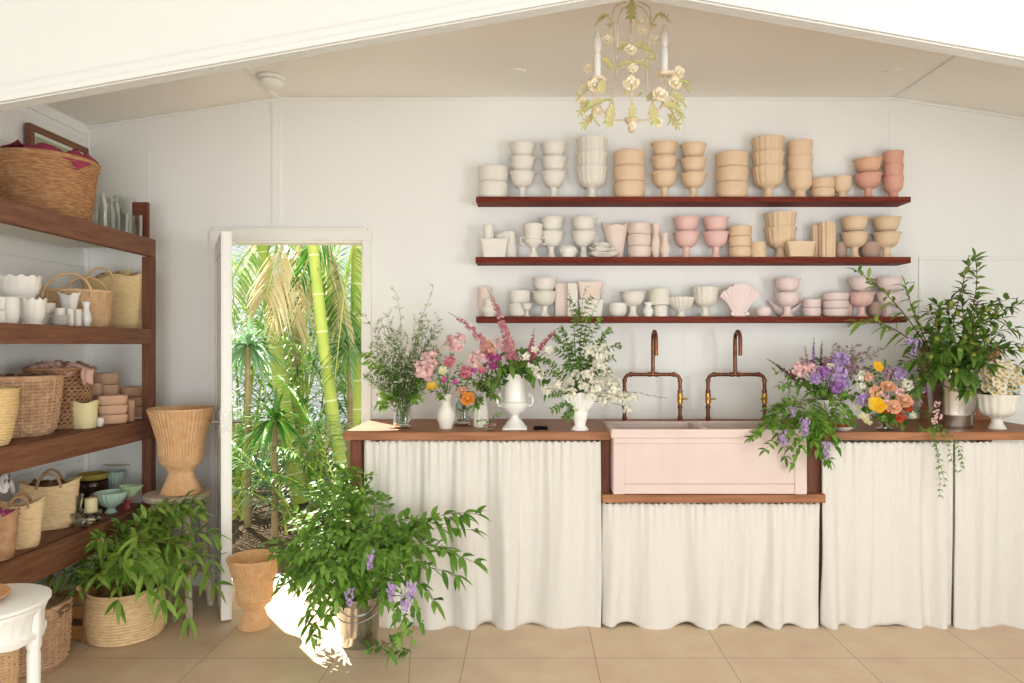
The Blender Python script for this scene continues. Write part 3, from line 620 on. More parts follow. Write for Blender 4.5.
# ================= left shelving unit
ux0, ux1 = XL + .022, -2.135; uy1, uy0 = 4.11, 2.42
unit = thing('shelving_unit', 'large dark timber shelving unit standing along the left wall', 'shelving', (-2.4, 3.3, 0)); uo = (-2.4, 3.3, 0)
LZ = (2.04, 1.53, 1.02, .54); TH = (.10, .085, .105, .125)
for z, th in zip(LZ, TH):
    MB().box(ux1 - .038, ux1, uy0, uy1 if z > 2 else uy1 - .051, z - th, z).build('shelf_beam', 'wood_dark', unit, smooth=False, bev=.004, org=uo)
    m = MB()
    if z > 2:
        MB().box(ux0, ux1 - .039, uy0, uy1, z - .025, z - .001).build('shelf_board', 'wood_dark', unit, smooth=False, bev=.002, org=uo)
        for i in range(4): m.box(ux0 + .002 + i * .116, ux0 + .002 + i * .116 + .113, uy0, uy1 - .005, z - .045, z - .026)
        m.build('underside_planks', 'plank_white', unit, smooth=False, bev=.002, org=uo)
    else:
        for i in range(4): m.box(ux0 + i * .1105, ux0 + i * .1105 + .1085, uy0, uy1, z - .025, z - .001)
        m.build('shelf_board', 'wood_dark', unit, smooth=False, bev=.002, org=uo)
        MB().box(XL + .001, XL + .021, uy0, uy1, z - .07, z - .026).build('wall_cleat', 'plank_white', unit, smooth=False, org=uo)
for yy in (uy1 - .05, uy0): MB().box(ux1 - .055, ux1, yy, yy + .05, 0, LZ[0] - TH[0] - .001).build('post', 'wood_dark_vertical', unit, smooth=False, bev=.003, org=uo)
def YL(px, X): return F * X / (px - VX)
# ---- woven baskets
def weave(prof, rows, stakes, amp, t=.012, sy=1, rib=0, coil=0, c=(0, 0, 0), inner=True, tw=0, sag=None):
    """woven wall following prof [(r,z)...]; rows of weft over stakes"""
    pr = [Vector((r, z)) for r, z in prof]; L = [0]
    for a, b in zip(pr, pr[1:]): L.append(L[-1] + (b - a).length)
    def at(s):
        s *= L[-1]
        for i in range(len(pr) - 1):
            if s <= L[i + 1] + 1e-9: return pr[i].lerp(pr[i + 1], (s - L[i]) / max(1e-9, L[i + 1] - L[i]))
        return pr[-1]
    m = MB(); P_ = [(0, prof[0][1] + .001), (prof[0][0] * .98, prof[0][1])]; n = max(stakes * 2, 64); idx = {}
    for i in range(rows * 2 + 1):
        p = at(i / (rows * 2)); P_.append((p.x, p.y)); idx[len(P_) - 1] = i
    def fl(th, i, r, z):
        if i not in idx: return (r, z)
        q = idx[i]; row = q // 2; mid = q % 2
        j = int(round(th / (2 * PI) * n)); d = 0
        if coil: d = coil * (1 if mid else -.6)
        if amp: d += amp * ((1 if (row + j) % 2 else -1) if mid else -.3)
        if rib: d += rib * (1 if j % 2 else -1)
        return (r + d, z)
    m.lathe(P_, n, c, fl=fl, sy=sy)
    if inner: m.lathe([(r - t, z) for r, z in reversed(prof)] + [(0, prof[0][1] + .01)], 48, c, sy=sy)
    if sag: m.map(sag)
    return m
def woven(prof, rows, stakes, rr, amp, sy=1, sag=None, sr=None):
    """rounds of weft passing over and under upright stakes"""
    pr = [Vector((r, z)) for r, z in prof]; L = [0]
    for a, b in zip(pr, pr[1:]): L.append(L[-1] + (b - a).length)
    def at(s):
        s *= L[-1]
        for i in range(len(pr) - 1):
            if s <= L[i + 1] + 1e-9: return pr[i].lerp(pr[i + 1], (s - L[i]) / max(1e-9, L[i + 1] - L[i]))
        return pr[-1]
    m = MB(); n = stakes * 2
    for i in range(rows):
        p = at((i + .5) / rows); pts = []
        for k in range(n):
            th = 2 * PI * k / n; d = amp * (math.cos(th * stakes / 2 + PI * i)); r = p.x + d; q = Vector((r * math.cos(th), r * math.sin(th) * sy, p.y)); pts.append(sag(q) if sag else q)
        m.tube(pts, rr, 6, closed=True)
    for k in range(stakes):
        th = 2 * PI * (k + .0) / stakes; pts = []
        for i in range(13):
            p = at(i / 12); q = Vector((p.x * math.cos(th), p.x * math.sin(th) * sy, p.y)); pts.append(sag(q) if sag else q)
        m.tube(pts, sr or rr, 5)
    m.lathe([(0, prof[0][1] + .002), (prof[0][0], prof[0][1] + .002)] + [(r - rr * 1.2, z + .002) for r, z in prof] + [(prof[-1][0] - rr * 2.4, prof[-1][1])] + [(r - rr * 2.4, z + .004) for r, z in reversed(prof)] + [(0, prof[0][1] + .006)], 40, sy=sy, f3=sag)
    return m
def rim(m, R, z, r=.008, sy=1, c=(0, 0, 0), tw=.0, sag=None):
    pts = [(c[0] + math.cos(a) * R, c[1] + math.sin(a) * R * sy, c[2] + z + tw * math.sin(a * 30)) for a in [2 * PI * k / 72 for k in range(72)]]
    if sag: pts = [sag(Vector(p)) for p in pts]
    return m.tube(pts, r, 8, closed=True)
def cloth(m, R, z0, h, sy=1, seed=1, over=1.06, drop=.03, n=48, rg=18, c=(0, 0, 0), wr=.02):
    vs = [Vector(c) + Vector((0, 0, z0 + h))]; fs = []
    for i in range(1, rg + 1):
        t = i / rg
        for k in range(n):
            a = 2 * PI * k / n; r = R * over * t * (1 + .04 * math.sin(5 * a + seed))
            d = noise.noise(Vector((math.cos(a) * t * 4 + seed * 9, math.sin(a) * t * 4, seed))) * wr * 2.0 + noise.noise(Vector((math.cos(a) * t * 11, math.sin(a) * t * 11, seed + 4))) * wr
            z = z0 + h * (1 - t ** 4) + d - (drop * (.7 + .9 * math.sin(a * 3 + seed)) if t > .93 else 0) * (t - .93) / .07
            vs.append(Vector(c) + Vector((r * math.cos(a), r * math.sin(a) * sy, z)))
    for k in range(n): fs.append((0, 1 + k, 1 + (k + 1) % n))
    for i in range(rg - 1):
        for k in range(n):
            a = 1 + i * n + k; b = 1 + i * n + (k + 1) % n; fs.append((a, a + n, b + n, b))
    return m.add(vs, fs)
# top shelf of the unit: big seagrass basket with plum cloth
X0 = -2.395; Y0 = YL(46, X0)
t = thing('seagrass_basket', 'large oval seagrass basket with a plum cloth on the top left shelf', 'basket', (X0, Y0, LZ[0]))
m = weave([(.175, 0), (.190, .02), (.206, .17), (.221, .305)], 24, 0, 0, coil=.004, sy=1.04)
rim(m, .218, .307, .010, sy=1.04); m.build('woven_body', 'seagrass', t)
m = MB(); m.tube([(.14, .165, .30), (.16, .17, .325), (.175, .155, .32), (.175, .14, .28)], .009, 6); m.build('handle', 'seagrass', t)
o = cloth(MB(), .215, .318, .028, 1.04, 3, 1.04, .03, wr=.022).build('plum_cloth', 'cloth_plum', None, loc=(X0, Y0, LZ[0]), ang=180); tag(o, 'crumpled plum red cloth spilling over the rim of the large seagrass basket', 'cloth')
# framed picture leaning on the side wall
ya, yb = 3.765, 4.27; t = thing('picture_frame', 'dark framed picture leaning on the left wall behind the seagrass basket', 'picture', (XL + .06, (ya + yb) / 2, LZ[0]))
M = Matrix.Rotation(-.06, 4, 'Y'); hh = .565; wv = yb - ya; hw = wv / 2; fw = .035
MB().box(-.012, .018, -hw, hw, 0, fw, M).box(-.012, .018, -hw, hw, hh - fw, hh, M).box(-.012, .018, -hw, -hw + fw, fw, hh - fw, M).box(-.012, .018, hw - fw, hw, fw, hh - fw, M).build('frame', 'wood_dark', t, smooth=False, bev=.003)
MB().box(-.008, .006, -hw + fw, hw - fw, fw, hh - fw, M).build('mat_board', 'plank_white', t, smooth=False)
MB().box(.006, .009, -hw + fw + .02, hw - fw - .02, fw + .02, hh - fw - .02, M).build('print', 'art_paper', t, smooth=False)
def glassware(name, label, cat, loc, prof, mat='glass', group=None, n=28, fl=None):
    o = MB().lathe(prof, n, fl=fl).build(name, mat, None, loc=loc); return tag(o, label, cat, group)
def tumbler(R, h, t=.004): return [(0, 0), (R * .9, 0), (R * .95, .01), (R, h), (R - t, h), (R * .95 - t, .014), (0, .012)]
def jarp(R, h, t=.003): return [(0, 0), (R * .95, 0), (R, .01), (R, h * .72), (R * .72, h * .84), (R * .72, h * .93), (R * .8, h), (R * .8 - t, h), (R * .68, h * .93), (R * .68, h * .84), (R - t, h * .7), (R - t, .014), (0, .012)]
zt = LZ[0]
for i, (px, X_, R, h, kind) in enumerate(((99, -2.27, .040, .20, 1), (107, -2.42, .045, .24, 1), (113, -2.29, .040, .20, 1))):
    glassware('glass_jar', 'clear waisted glass jar clustered beside the seagrass basket on top left shelf', 'jar', (X_, YL(px, X_), zt), jarp(R, h), group='glass jars on the top left shelf')
glassware('hurricane_glass', 'tall clear straight glass cylinder at the end of the top left shelf', 'vase', (-2.40, YL(131, -2.38) - .03, zt), tumbler(.062, .275))
glassware('glass_tumbler', 'small ribbed clear tumbler in front of the tall cylinder, left one', 'glass', (-2.22, YL(122.5, -2.22), zt), tumbler(.030, .115), fl=flute(12, .05, 2, 4))
glassware('glass_tumbler', 'small clear tumbler in front of the tall cylinder, right one', 'glass', (-2.20, YL(137, -2.20), zt), tumbler(.028, .125))
o = MB().box(-.045, .045, -.012, .012, 0, .21).build('wood_block', 'wood_post', None, loc=(-2.21, 4.09, zt), smooth=False, bev=.003); tag(o, 'upright reddish brown wooden board behind the glasses on top left shelf', 'board')
# second shelf
z2 = LZ[1]; G2 = 'ceramics on the second left shelf'
def put(kind, px, X_, wpx, ytop, col, name, label, cat, z, grp, rz=0, hm=None):
    y = YL(px, X_); s_ = F / y; h = hm or (ZZ(ytop, y) - z)
    return ceramic(kind, wpx / s_, h, col, name, label, cat, (X_, y, z), grp, rz)
t = thing('picnic_basket', 'small wicker picnic basket with hoop handles on second left shelf', 'basket', (-2.36, YL(77, -2.36), z2), rz=.15)
m = MB(); w_ = .165
m = woven([(.135, 0), (.15, .03), (.158, .12), (.162, .185)], 26, 40, .0035, .0022, sy=.8); rim(m, .162, .187, .009, sy=.8); m.build('woven_body', 'basket_tan', t)
m = MB(); m.lathe([(0, .200), (.1, .199), (.158, .192), (.158, .186), (0, .186)], 48, sy=.8, fl=lambda th, i, r, z: (r, z + .002 * math.sin(th * 40) * (r > .1))); m.build('lid', 'basket_tan', t)
for s_, tl in ((-1, .35), (1, -.1)):
    MB().tube([(s_ * .0 + .115 * math.cos(a), s_ * .11 + tl * .08 * math.sin(a), .15 + .125 * math.sin(a)) for a in [PI * k / 16 for k in range(17)]], .007, 8).build('handle', 'basket_tan', t)
t = thing('straw_tote', 'flared pale straw tote bag at the post end of second left shelf', 'basket', (-2.37, YL(117, -2.37), z2), rz=-.1)
def sagt(p): 
    q = max(0, p.z / .29); return Vector((p.x * (1 + .25 * q * q), p.y, p.z + q * q * (.05 * (p.x / .2) ** 2 * (1 if p.x > 0 else -.2)) + q * .012 * math.sin(p.x * 40)))
m = weave([(.125, 0), (.145, .03), (.162, .15), (.17, .29)], 22, 0, 0, coil=.003, sy=.55, sag=sagt); m.build('woven_body', 'palmstraw', t, ang=180)
rim(MB(), .168, .29, .006, sy=.55, sag=sagt).build('rim_braid', 'palmstraw', t)
for s_ in (-1, 1): MB().tube([(-.02 + .085 * math.cos(a), s_ * .09 - .02, .25 + .09 * math.sin(a)) for a in [PI * k / 16 for k in range(17)]], .006, 8).build('handle', 'palmstraw', t)
m = MB()
for k in range(26):
    a = rnd.uniform(0, 6.28); r = rnd.uniform(.02, .13); m.leaf((-.03 + r * math.cos(a), r * .4 * math.sin(a), .26), (rnd.uniform(-.7, .7), rnd.uniform(-.5, .5), 1), rnd.uniform(.08, .15), .05, .3)
o = m.build('dried_husks', 'palmstraw', None, loc=(-2.37, YL(117, -2.37), z2)); tag(o, 'dry papery straw husks piled in the mouth of the straw tote', 'dried husks', kind='stuff')
put('tub', 20, -2.33, 40, 281, 'white', 'scalloped_planter', 'wide off-white planter with scalloped rim, raised on two bowls, second left shelf', 'planter', z2 + .118, G2, hm=.105)
put('tub', 31, -2.24, 29, 301, 'white', 'fluted_planter', 'off-white fluted bowl at the shelf edge below the scalloped planter', 'bowl', z2, G2, hm=.115)
put('pot', 12, -2.24, 14, 301, 'white', 'round_pot', 'off-white upright pot left of the fluted bowl, second left shelf', 'pot', z2, G2, hm=.115)
put('bowl', 45, -2.32, 18, 313, 'white', 'small_bowl', 'lower of two small off-white bowls left of the stacked plates', 'bowl', z2, G2, hm=.055)
put('bowl', 45, -2.32, 18, 302, 'white', 'small_bowl', 'upper of two small off-white bowls left of the stacked plates', 'bowl', z2 + .0555, G2, hm=.055)
put('bowl', 2, -2.28, 16, 312, 'white', 'small_bowl', 'lower off-white bowl at the left photo edge, second left shelf', 'bowl', z2, G2, hm=.058)
put('bowl', 2, -2.28, 16, 300, 'white', 'small_bowl', 'upper off-white bowl at the left photo edge, second left shelf', 'bowl', z2 + .0585, G2, hm=.058)
for i in range(5):
    put('plate', 59.5, -2.23, 17, 0, 'white', 'small_plate', f'small off-white plate in the pile before the picnic basket, {["bottom one", "second from bottom", "middle one", "second from top", "top one"][i]}', 'plate', z2 + .0105 * i, G2, hm=.012)
put('cup', 60, -2.23, 9, 0, 'white', 'tiny_cup', 'tiny off-white cup on top of the pile of small plates', 'cup', z2 + .055, G2, hm=.03)
put('cup', 70, -2.22, 7.5, 312, 'white', 'tube_vase', 'small off-white tube vase right of the plates, left one', 'vase', z2, G2, hm=.085)
put('cup', 77.6, -2.22, 7.5, 312, 'white', 'tube_vase', 'small off-white tube vase right of the plates, right one', 'vase', z2, G2, hm=.085)
put('bottle', 86.3, -2.22, 9.5, 303, 'gloss', 'bottle_vase', 'glossy white bottle vase before the wicker picnic basket', 'vase', z2, G2, hm=.125)
put('scallop', 69, -2.30, 22, 0, 'gloss', 'frilled_jug', 'glossy pale frilled jug behind the small tube vases', 'jug', z2, G2, hm=.165)
# third shelf
z3 = LZ[2]; G3 = 'pots on the third left shelf'
t = thing('wicker_hamper', 'broad flat-weave wicker basket on the third left shelf', 'basket', (-2.40, YL(17, -2.40), z3))
m = woven([(.130, 0), (.150, .03), (.168, .16), (.176, .265)], 17, 30, .0075, .0055); rim(m, .174, .27, .010); m.build('woven_body', 'rattan', t)
cloth(MB(), .158, .25, .02, 1, 8, 1.0, .0, wr=.012).build('lining', 'cloth_brown', t, ang=180)
Yw2 = YL(60, -2.39); t = thing('openwork_basket', 'openwork lattice wicker basket right of the broad hamper, third left shelf', 'basket', (-2.39, Yw2, z3))
# lattice: crossing helical strands between hoops
m = MB(); R0, R1, hB = .118, .150, .30
for d_ in (-1, 1):
    for k in range(30):
        m.tube([((R0 + (R1 - R0) * q + .002 * d_) * math.cos(2 * PI * k / 30 + d_ * q * 2.0), (R0 + (R1 - R0) * q + .002 * d_) * math.sin(2 * PI * k / 30 + d_ * q * 2.0), .02 + q * (hB - .03)) for q in [i / 10 for i in range(11)]], .0035, 5)
for i in range(15):
    q = i / 14; rim(m, R0 + (R1 - R0) * q, .02 + q * (hB - .03), .0035)
m.build('lattice_wall', 'rattan_brown', t)
m = MB().lathe([(0, 0), (R0 - .004, 0), (R0 + .004, .01), (R0, .022), (0, .02)], 48); rim(m, R1 + .001, hB, .009); rim(m, R0 + .003, .012, .008); m.build('rim_and_base', 'rattan_brown', t)
m = MB(); m.lathe([(R0 - .012, .022), (R1 - .014, hB - .02)], 40); m.build('lining', 'cloth_brown', t)
m = MB(); cloth(m, .147, .292, .03, 1, 5, 1.0, .03, wr=.018)
o = m.build('pink_cloth', 'cloth_pink', None, loc=(-2.39, Yw2, z3), ang=180); tag(o, 'dusty pink linen cloth bundled in the openwork basket', 'cloth')
m = MB(); vs = []; fs = []
for i in range(13):
    for k in range(9):
        u = i / 12; v = (k / 8 - .5) * 2; z = .325 - .10 * u ** 1.6; x = .10 + .075 * min(1, u * 2.4) + .015 * v * v + .008 * math.sin(v * 6 + u * 3)
        vs.append((x, -.05 + v * .05 * (1 - .35 * u) + .008 * math.sin(u * 7), z + .006 * math.sin(v * 5)))
for i in range(12):
    for k in range(8): a = i * 9 + k; fs.append((a, a + 9, a + 10, a + 1))
o = m.add(vs, fs).build('pink_napkin', 'cloth_pink', None, loc=(-2.395, Yw2 - .02, z3), ang=180); tag(o, 'end of pink linen hanging over the openwork basket rim', 'cloth')
s_ = o.modifiers.new('t', 'SOLIDIFY'); s_.thickness = .004
t = thing('yellow_straw_basket', 'yellow straw basket cut by the left photo edge on third left shelf', 'basket', (-2.26, YL(-13, -2.26), z3))
m = weave([(.07, 0), (.085, .03), (.105, .14), (.112, .24)], 20, 0, 0, coil=.003); m.build('woven_body', 'palmstraw', t)
y = YL(84, -2.26); m = MB()
m.lathe([(0,0),(.050,0),(.052,.01),(.056,.05),(.060,.10),(.064,.135),(.060,.136),(.052,.1),(0,.03)], 64, sy=.9, fl=lambda th, i, r, z: (r * (1 + .10 * abs(math.sin(th * 2 + z * 25))), z * (1 + .05 * math.cos(th * 3))))
o = m.build('shell_vase', 'ceramic_yellow', None, loc=(-2.26, y, z3)); tag(o, 'pale yellow ruffled shell vase right of the openwork basket', 'vase', G3)
put('pot', 99, -2.22, 9, 417, 'white', 'tiny_round_pot', 'tiny white round pot right of the pale yellow shell vase', 'pot', z3, G3, hm=.045)
for i in range(3):
    put('squarepot' if False else 'loaf', 111.5, -2.235, 27, 0, 'clay', 'square_pot', f'peach clay square pot, {ORD[3][i]} stacked at the third left shelf edge', 'pot', z3 + .0505 * i, G3, hm=.05, rz=.75)
put('cup', 130.5, -2.20, 7.5, 0, 'clay', 'tube_vase', 'upright peach clay tube vase beside the square pots, third left shelf', 'vase', z3, G3, hm=.115)
for i in range(3):
    put('bowl', 131.5, -2.33, 21, 0, 'clay', 'clay_bowl', f'peach clay bowl near the back post, {ORD[3][i]} stacked, third left shelf', 'bowl', z3 + .0585 * i, G3, hm=.058)
for i in range(4):
    put('bowl', 104, -2.42, 26, 0, 'clay', 'clay_bowl', f'wide clay bowl behind the square pots, {["lowest", "second from bottom", "second from top", "topmost"][i]} of four', 'bowl', z3 + .0655 * i, G3, hm=.065)
for i in range(3):
    put('loaf', 89, -2.42, 24, 0, 'clay', 'square_pot', f'clay square pot behind the yellow shell vase, {ORD[3][i]} stacked', 'pot', z3 + .0705 * i, G3, hm=.07, rz=.3)
# fourth shelf
z4 = LZ[3]
def tote(px, X_, wpx, htop, label, mat, rz=0, rw=.8, hand=True, sy=.6):
    y = YL(px, X_); s_ = F / y; R = wpx / s_ / 2; h = htop
    t = thing('straw_basket', label, 'basket', (X_, y, z4), 'straw baskets on the lowest left shelf', rz=rz)
    def sag(p): q = max(0, p.z / h); return Vector((p.x * (1 + .10 * q), p.y, p.z + q * .03 * ((p.x / R) ** 2 - .5)))
    m = weave([(R * rw, 0), (R * (rw + .08), .025), (R * .96, h * .6), (R, h)], int(h / .012), 0, 0, coil=.0025, sy=sy, sag=sag); rim(m, R, h, .005, sy=sy, sag=sag); m.build('woven_body', mat, t, ang=180)
    if hand:
        for q in (-1, 1): MB().tube([(R * .42 * math.cos(a), q * R * sy * .93, h - .02 + R * .62 * math.sin(a)) for a in [PI * k / 14 for k in range(15)]], .007, 7).build('rope_handle', 'rope', t)
    return t
tote(50, -2.36, 47, .225, 'tall flared straw basket with rope handles beside the glass dishes', 'straw', rz=.5)
tote(20, -2.27, 38, .20, 'smaller straw basket with rope handles in front of the tall flared one', 'straw', rz=.5)
t = tote(-3, -2.24, 34, .19, 'brownish loosely woven basket holding a magenta cloth at the left edge', 'rattan_brown', rz=.3, sy=.75)
o = cloth(MB(), .07, 0, .02, .8, 4, 1, .0, n=32, rg=10, wr=.010).build('magenta_cloth', 'cloth_magenta', None, loc=(-2.235, YL(2, -2.235), z4 + .175), ang=180); tag(o, 'bright magenta cloth inside the brownish woven basket', 'cloth')
o = cloth(MB(), .085, 0, .06, .8, 6, 1, .02, n=32, rg=10, wr=.03).build('white_cloth', 'cloth_white', None, loc=(-2.40, YL(-6, -2.40), z4 + .25), ang=180); tag(o, 'white bundled cloth behind the brownish basket, lowest left shelf', 'cloth')
o = cloth(MB(), .11, 0, .02, .55, 9, 1, .0, n=32, rg=10, wr=.014).build('brown_cloth', 'cloth_brown', None, loc=(-2.37, YL(50, -2.37), z4 + .20), ang=180); tag(o, 'brown cloth folded inside the tall flared straw basket', 'cloth')
G4 = 'glass and ceramics on the lowest left shelf'
def p4(px, X_): return (X_, YL(px, X_), z4)
glassware('pressed_glass_bowl', 'clear pressed glass bowl beside the straw basket, lowest of the glass pile', 'bowl', p4(70, -2.30), [(0,0),(.05,0),(.058,.03),(.068,.07),(.063,.07),(.05,.03),(0,.01)], 'glass_smoke', G4, 40, flute(14, .08, 1, 5))
o = glassware('pressed_glass_bowl', 'clear pressed glass bowl beside the straw basket, upper one of the glass pile', 'bowl', (-2.30, YL(70, -2.30), z4 + .072), [(0,0),(.045,0),(.05,.03),(.058,.075),(.053,.075),(.045,.03),(0,.01)], 'glass_smoke', G4, 40, flute(12, .1, 1, 5))
glassware('glass_dish', 'small clear glass dish at the shelf edge before the candle', 'dish', p4(83, -2.21), [(0,0),(.035,0),(.05,.02),(.056,.03),(.05,.03),(0,.008)], 'glass_smoke', G4, 32, flute(12, .08, 1, 4))
glassware('candle_holder', 'stepped clear glass holder carrying a cream candle, lowest left shelf', 'candle holder', p4(91, -2.25), [(0,0),(.046,0),(.046,.012),(.036,.02),(.05,.035),(.05,.048),(.03,.05),(0,.05)], 'glass_smoke', G4)
o = MB().lathe([(0,.0),(.029,.0),(.03,.004),(.03,.062),(.027,.066),(0,.062)], 28).tube([(0, 0, .06), (.001, 0, .072)], .0012, 5).build('pillar_candle', 'ceramic_yellow', None, loc=(-2.25, YL(91, -2.25), z4 + .051)); tag(o, 'short cream pillar candle on the stepped glass holder', 'candle')
glassware('glass_bowl', 'clear ribbed glass bowl between the candle and the aqua bowl', 'bowl', p4(104, -2.34), [(0,0),(.04,0),(.055,.03),(.066,.085),(.061,.085),(.05,.035),(0,.012)], 'glass_smoke', G4, 40, flute(16, .07, 1, 5))
put('footbowl', 111, -2.25, 30, 0, 'aqua', 'aqua_bowl', 'pale aqua fluted footed bowl at the front of the lowest left shelf', 'bowl', z4, G4, hm=.112)
t_ = put('cornucopia', 127, -2.21, 24, 0, 'coral', 'cornucopia_vase', 'green and crimson fluted horn vase near the post, lowest left shelf', 'vase', z4, G4, hm=.13)
# two-tone glaze by the vase's own height
m_ = D.materials.new('glaze_two_tone'); m_.use_nodes = True; nt = m_.node_tree; tcn = nt.nodes.new('ShaderNodeTexCoord'); sp = nt.nodes.new('ShaderNodeSeparateXYZ'); cr = nt.nodes.new('ShaderNodeValToRGB'); mr = nt.nodes.new('ShaderNodeMapRange')
mr.inputs[2].default_value = .13; nt.links.new(tcn.outputs['Object'], sp.inputs[0]); nt.links.new(sp.outputs[2], mr.inputs[0]); nt.links.new(mr.outputs[0], cr.inputs[0]); nt.links.new(cr.outputs[0], nt.nodes['Principled BSDF'].inputs['Base Color'])
cr.color_ramp.elements[0].color = (.38, .06, .08, 1); cr.color_ramp.elements[1].color = (.44, .58, .33, 1); cr.color_ramp.elements[0].position = .35; cr.color_ramp.elements[1].position = .68
nt.nodes['Principled BSDF'].inputs['Roughness'].default_value = .25; t_.data.materials[0] = m_
put('bowl', 91, -2.47, 32, 0, 'umber', 'brown_bowl', 'dark brown glazed bowl behind the glass pile, lowest left shelf', 'bowl', z4 + .0, G4, hm=.14)
put('bowl', 93, -2.47, 28, 0, 'olive', 'olive_bowl', 'olive yellow bowl resting on the dark brown bowl', 'bowl', z4 + .141, G4, hm=.035)
put('footbowl', 114, -2.44, 20, 0, 'aqua', 'green_leaf_bowl', 'green leaf moulded bowl behind the aqua fluted bowl', 'bowl', z4, G4, hm=.16)
put('plate', 126, -2.48, 42, 0, 'olive', 'mustard_platter', 'mustard platter at the back raised on the green bowl, lowest left shelf', 'platter', z4 + .165, G4, hm=.02)
# ================= floor items at left
def floorpt(px, py): y = EH * F / (py - VY); return Vector((XX(px, y), y, 0))
# coiled straw basket
pb = floorpt(126, 635); t = thing('coiled_basket', 'round pale coiled straw basket on the floor holding peach branches', 'basket', pb)
m = weave([(.150, .0), (.168, .015), (.178, .1), (.172, .2), (.165, .235)], 17, 0, 0, coil=.0035, sy=1); rim(m, .166, .237, .007); m.build('woven_body', 'straw', t); peachbase = pb
# large banana-leaf basket
pf = Vector((-2.275, 3.24, 0)); t = thing('banana_leaf_basket', 'big pinkish brown woven basket with hand slots on the floor behind the white table', 'basket', pf)
m = woven([(.145, 0), (.165, .02), (.173, .14), (.177, .255)], 22, 32, .0058, .004, sag=lambda p: Vector((p.x, p.y, p.z * (1 + .12 * (abs(p.x) / .2) ** 2))))
m.build('woven_body', 'rattan', t, ang=180); m = MB()
m.tube([(.1775 + .003 * math.sin(a), -.0 + .035 * math.cos(a), .25 + .014 * math.sin(a)) for a in [2 * PI * k / 16 for k in range(16)]], .009, 6, closed=True); m.build('hand_slot', 'cloth_brown', t)
t = thing('wicker_basket', 'wicker basket on the floor half under the white table at the left edge', 'basket', (-2.085, 2.76, 0))
m = woven([(.08, 0), (.09, .02), (.098, .2), (.10, .30)], 24, 24, .006, .003); rim(m, .10, .305, .008); m.build('woven_body', 'basket_tan', t)
# wooden crate under the unit
pc = (-2.335, 3.63); t = thing('wooden_crate', 'open pale wooden crate on the floor between the big baskets', 'crate', (pc[0], pc[1], 0)); cw, cdp, chh = .185, .145, .26
for sx_ in (-1, 1):
    for sy_ in (-1, 1): MB().box(sx_*cw-.018*(sx_>0), sx_*cw+.018*(sx_<0), sy_*cdp-.018*(sy_>0), sy_*cdp+.018*(sy_<0), 0, chh).build('corner_post', 'wood_pale', t, smooth=False, bev=.002)
for z in (.02, .115, .19):
    MB().box(-cw + .019, cw - .019, -cdp, -cdp + .012, z, z + .06).build('slat', 'wood_pale', t, smooth=False, bev=.002)
    MB().box(cw - .012, cw, -cdp + .019, cdp - .019, z, z + (.06 if z > .02 else .085)).build('slat', 'wood_pale', t, smooth=False, bev=.002)
MB().box(-cw + .02, cw - .013, -cdp + .013, cdp - .02, .005, .018).build('bottom', 'wood_pale', t, smooth=False)
# stool
ps = Vector((XX(178, 3.9), 3.9, 0)); zs = ZZ(492.5, 3.9)
t = thing('wooden_stool', 'weathered white washed round stool between the shelving and the open door', 'stool', ps)
MB().lathe([(0, zs - .035), (.158, zs - .035), (.170, zs - .025), (.172, zs - .008), (.165, zs), (0, zs)], 40).build('seat', 'stool_wash', t)
for a in (.6, 2.3, 3.9, 5.5): MB().tube([(.11 * math.cos(a), .11 * math.sin(a), zs - .036), (.135 * math.cos(a), .135 * math.sin(a), zs * .5), (.165 * math.cos(a), .165 * math.sin(a), 0)], [.024, .021, .018], 10).build('leg', 'stool_wash', t)
for a, b in ((.6, 2.3), (2.3, 3.9), (3.9, 5.5), (5.5, .6)): MB().tube([(.145 * math.cos(a), .145 * math.sin(a), .22), (.145 * math.cos(b), .145 * math.sin(b), .22)], .011, 8).build('stretcher', 'stool_wash', t)
# wicker urns
def wurn(name, label, loc, R, h):
    t = thing(name, label, 'vase', loc)
    pr = [(.60*R,0),(.58*R,.02*h),(.40*R,.17*h),(.33*R,.255*h),(.36*R,.30*h),(.60*R,.36*h),(.68*R,.45*h),(.64*R,.53*h),(.66*R,.58*h),(.78*R,.74*h),(.93*R,.93*h),(1.0*R,h)]
    m = woven(pr, 46, 44, .0046 * h / .4, .0028, sr=.0066 * h / .4); rim(m, R, h, .006); rim(m, .60*R, .006, .006); rim(m, .34*R, .28*h, .006); m.build('woven_body', 'wicker', t); return t
wurn('wicker_urn', 'tall flared wicker urn standing on the white washed stool', (ps.x + .018, ps.y, zs), .162, ZZ(408, 3.9 - .1) - zs - .012)
pw = floorpt(254.5, 626); wurn('wicker_urn', 'flared wicker urn standing on the floor in front of the door opening', (pw.x, pw.y, 0), .129, .352)
# pinkish pot by the branches
# white table and tray
pt = Vector((-1.90, 2.5, 0)); zt_ = .55
t = thing('side_table', 'round white distressed side table with carved apron at the left edge', 'table', pt)
Rt = .20
MB().lathe([(0, zt_ - .022), (Rt - .012, zt_ - .022), (Rt, zt_ - .014), (Rt, zt_ - .004), (Rt - .008, zt_), (0, zt_)], 56).build('table_top', 'white_distressed', t)
m = MB(); m.lathe([(Rt - .04, zt_ - .13), (Rt - .018, zt_ - .13), (Rt - .014, zt_ - .115), (Rt - .024, zt_ - .105), (Rt - .022, zt_ - .05), (Rt - .012, zt_ - .035), (Rt - .014, zt_ - .023), (Rt - .05, zt_ - .023)], 120, fl=lambda th, i, r, z: (r + (.0035 * math.sin(th * 30) * math.sin(z * 160) if i in (3, 4) else 0), z - (.008 * abs(math.sin(th * 5 + .4)) if i < 2 else 0)))
m.build('carved_apron', 'white_distressed', t)
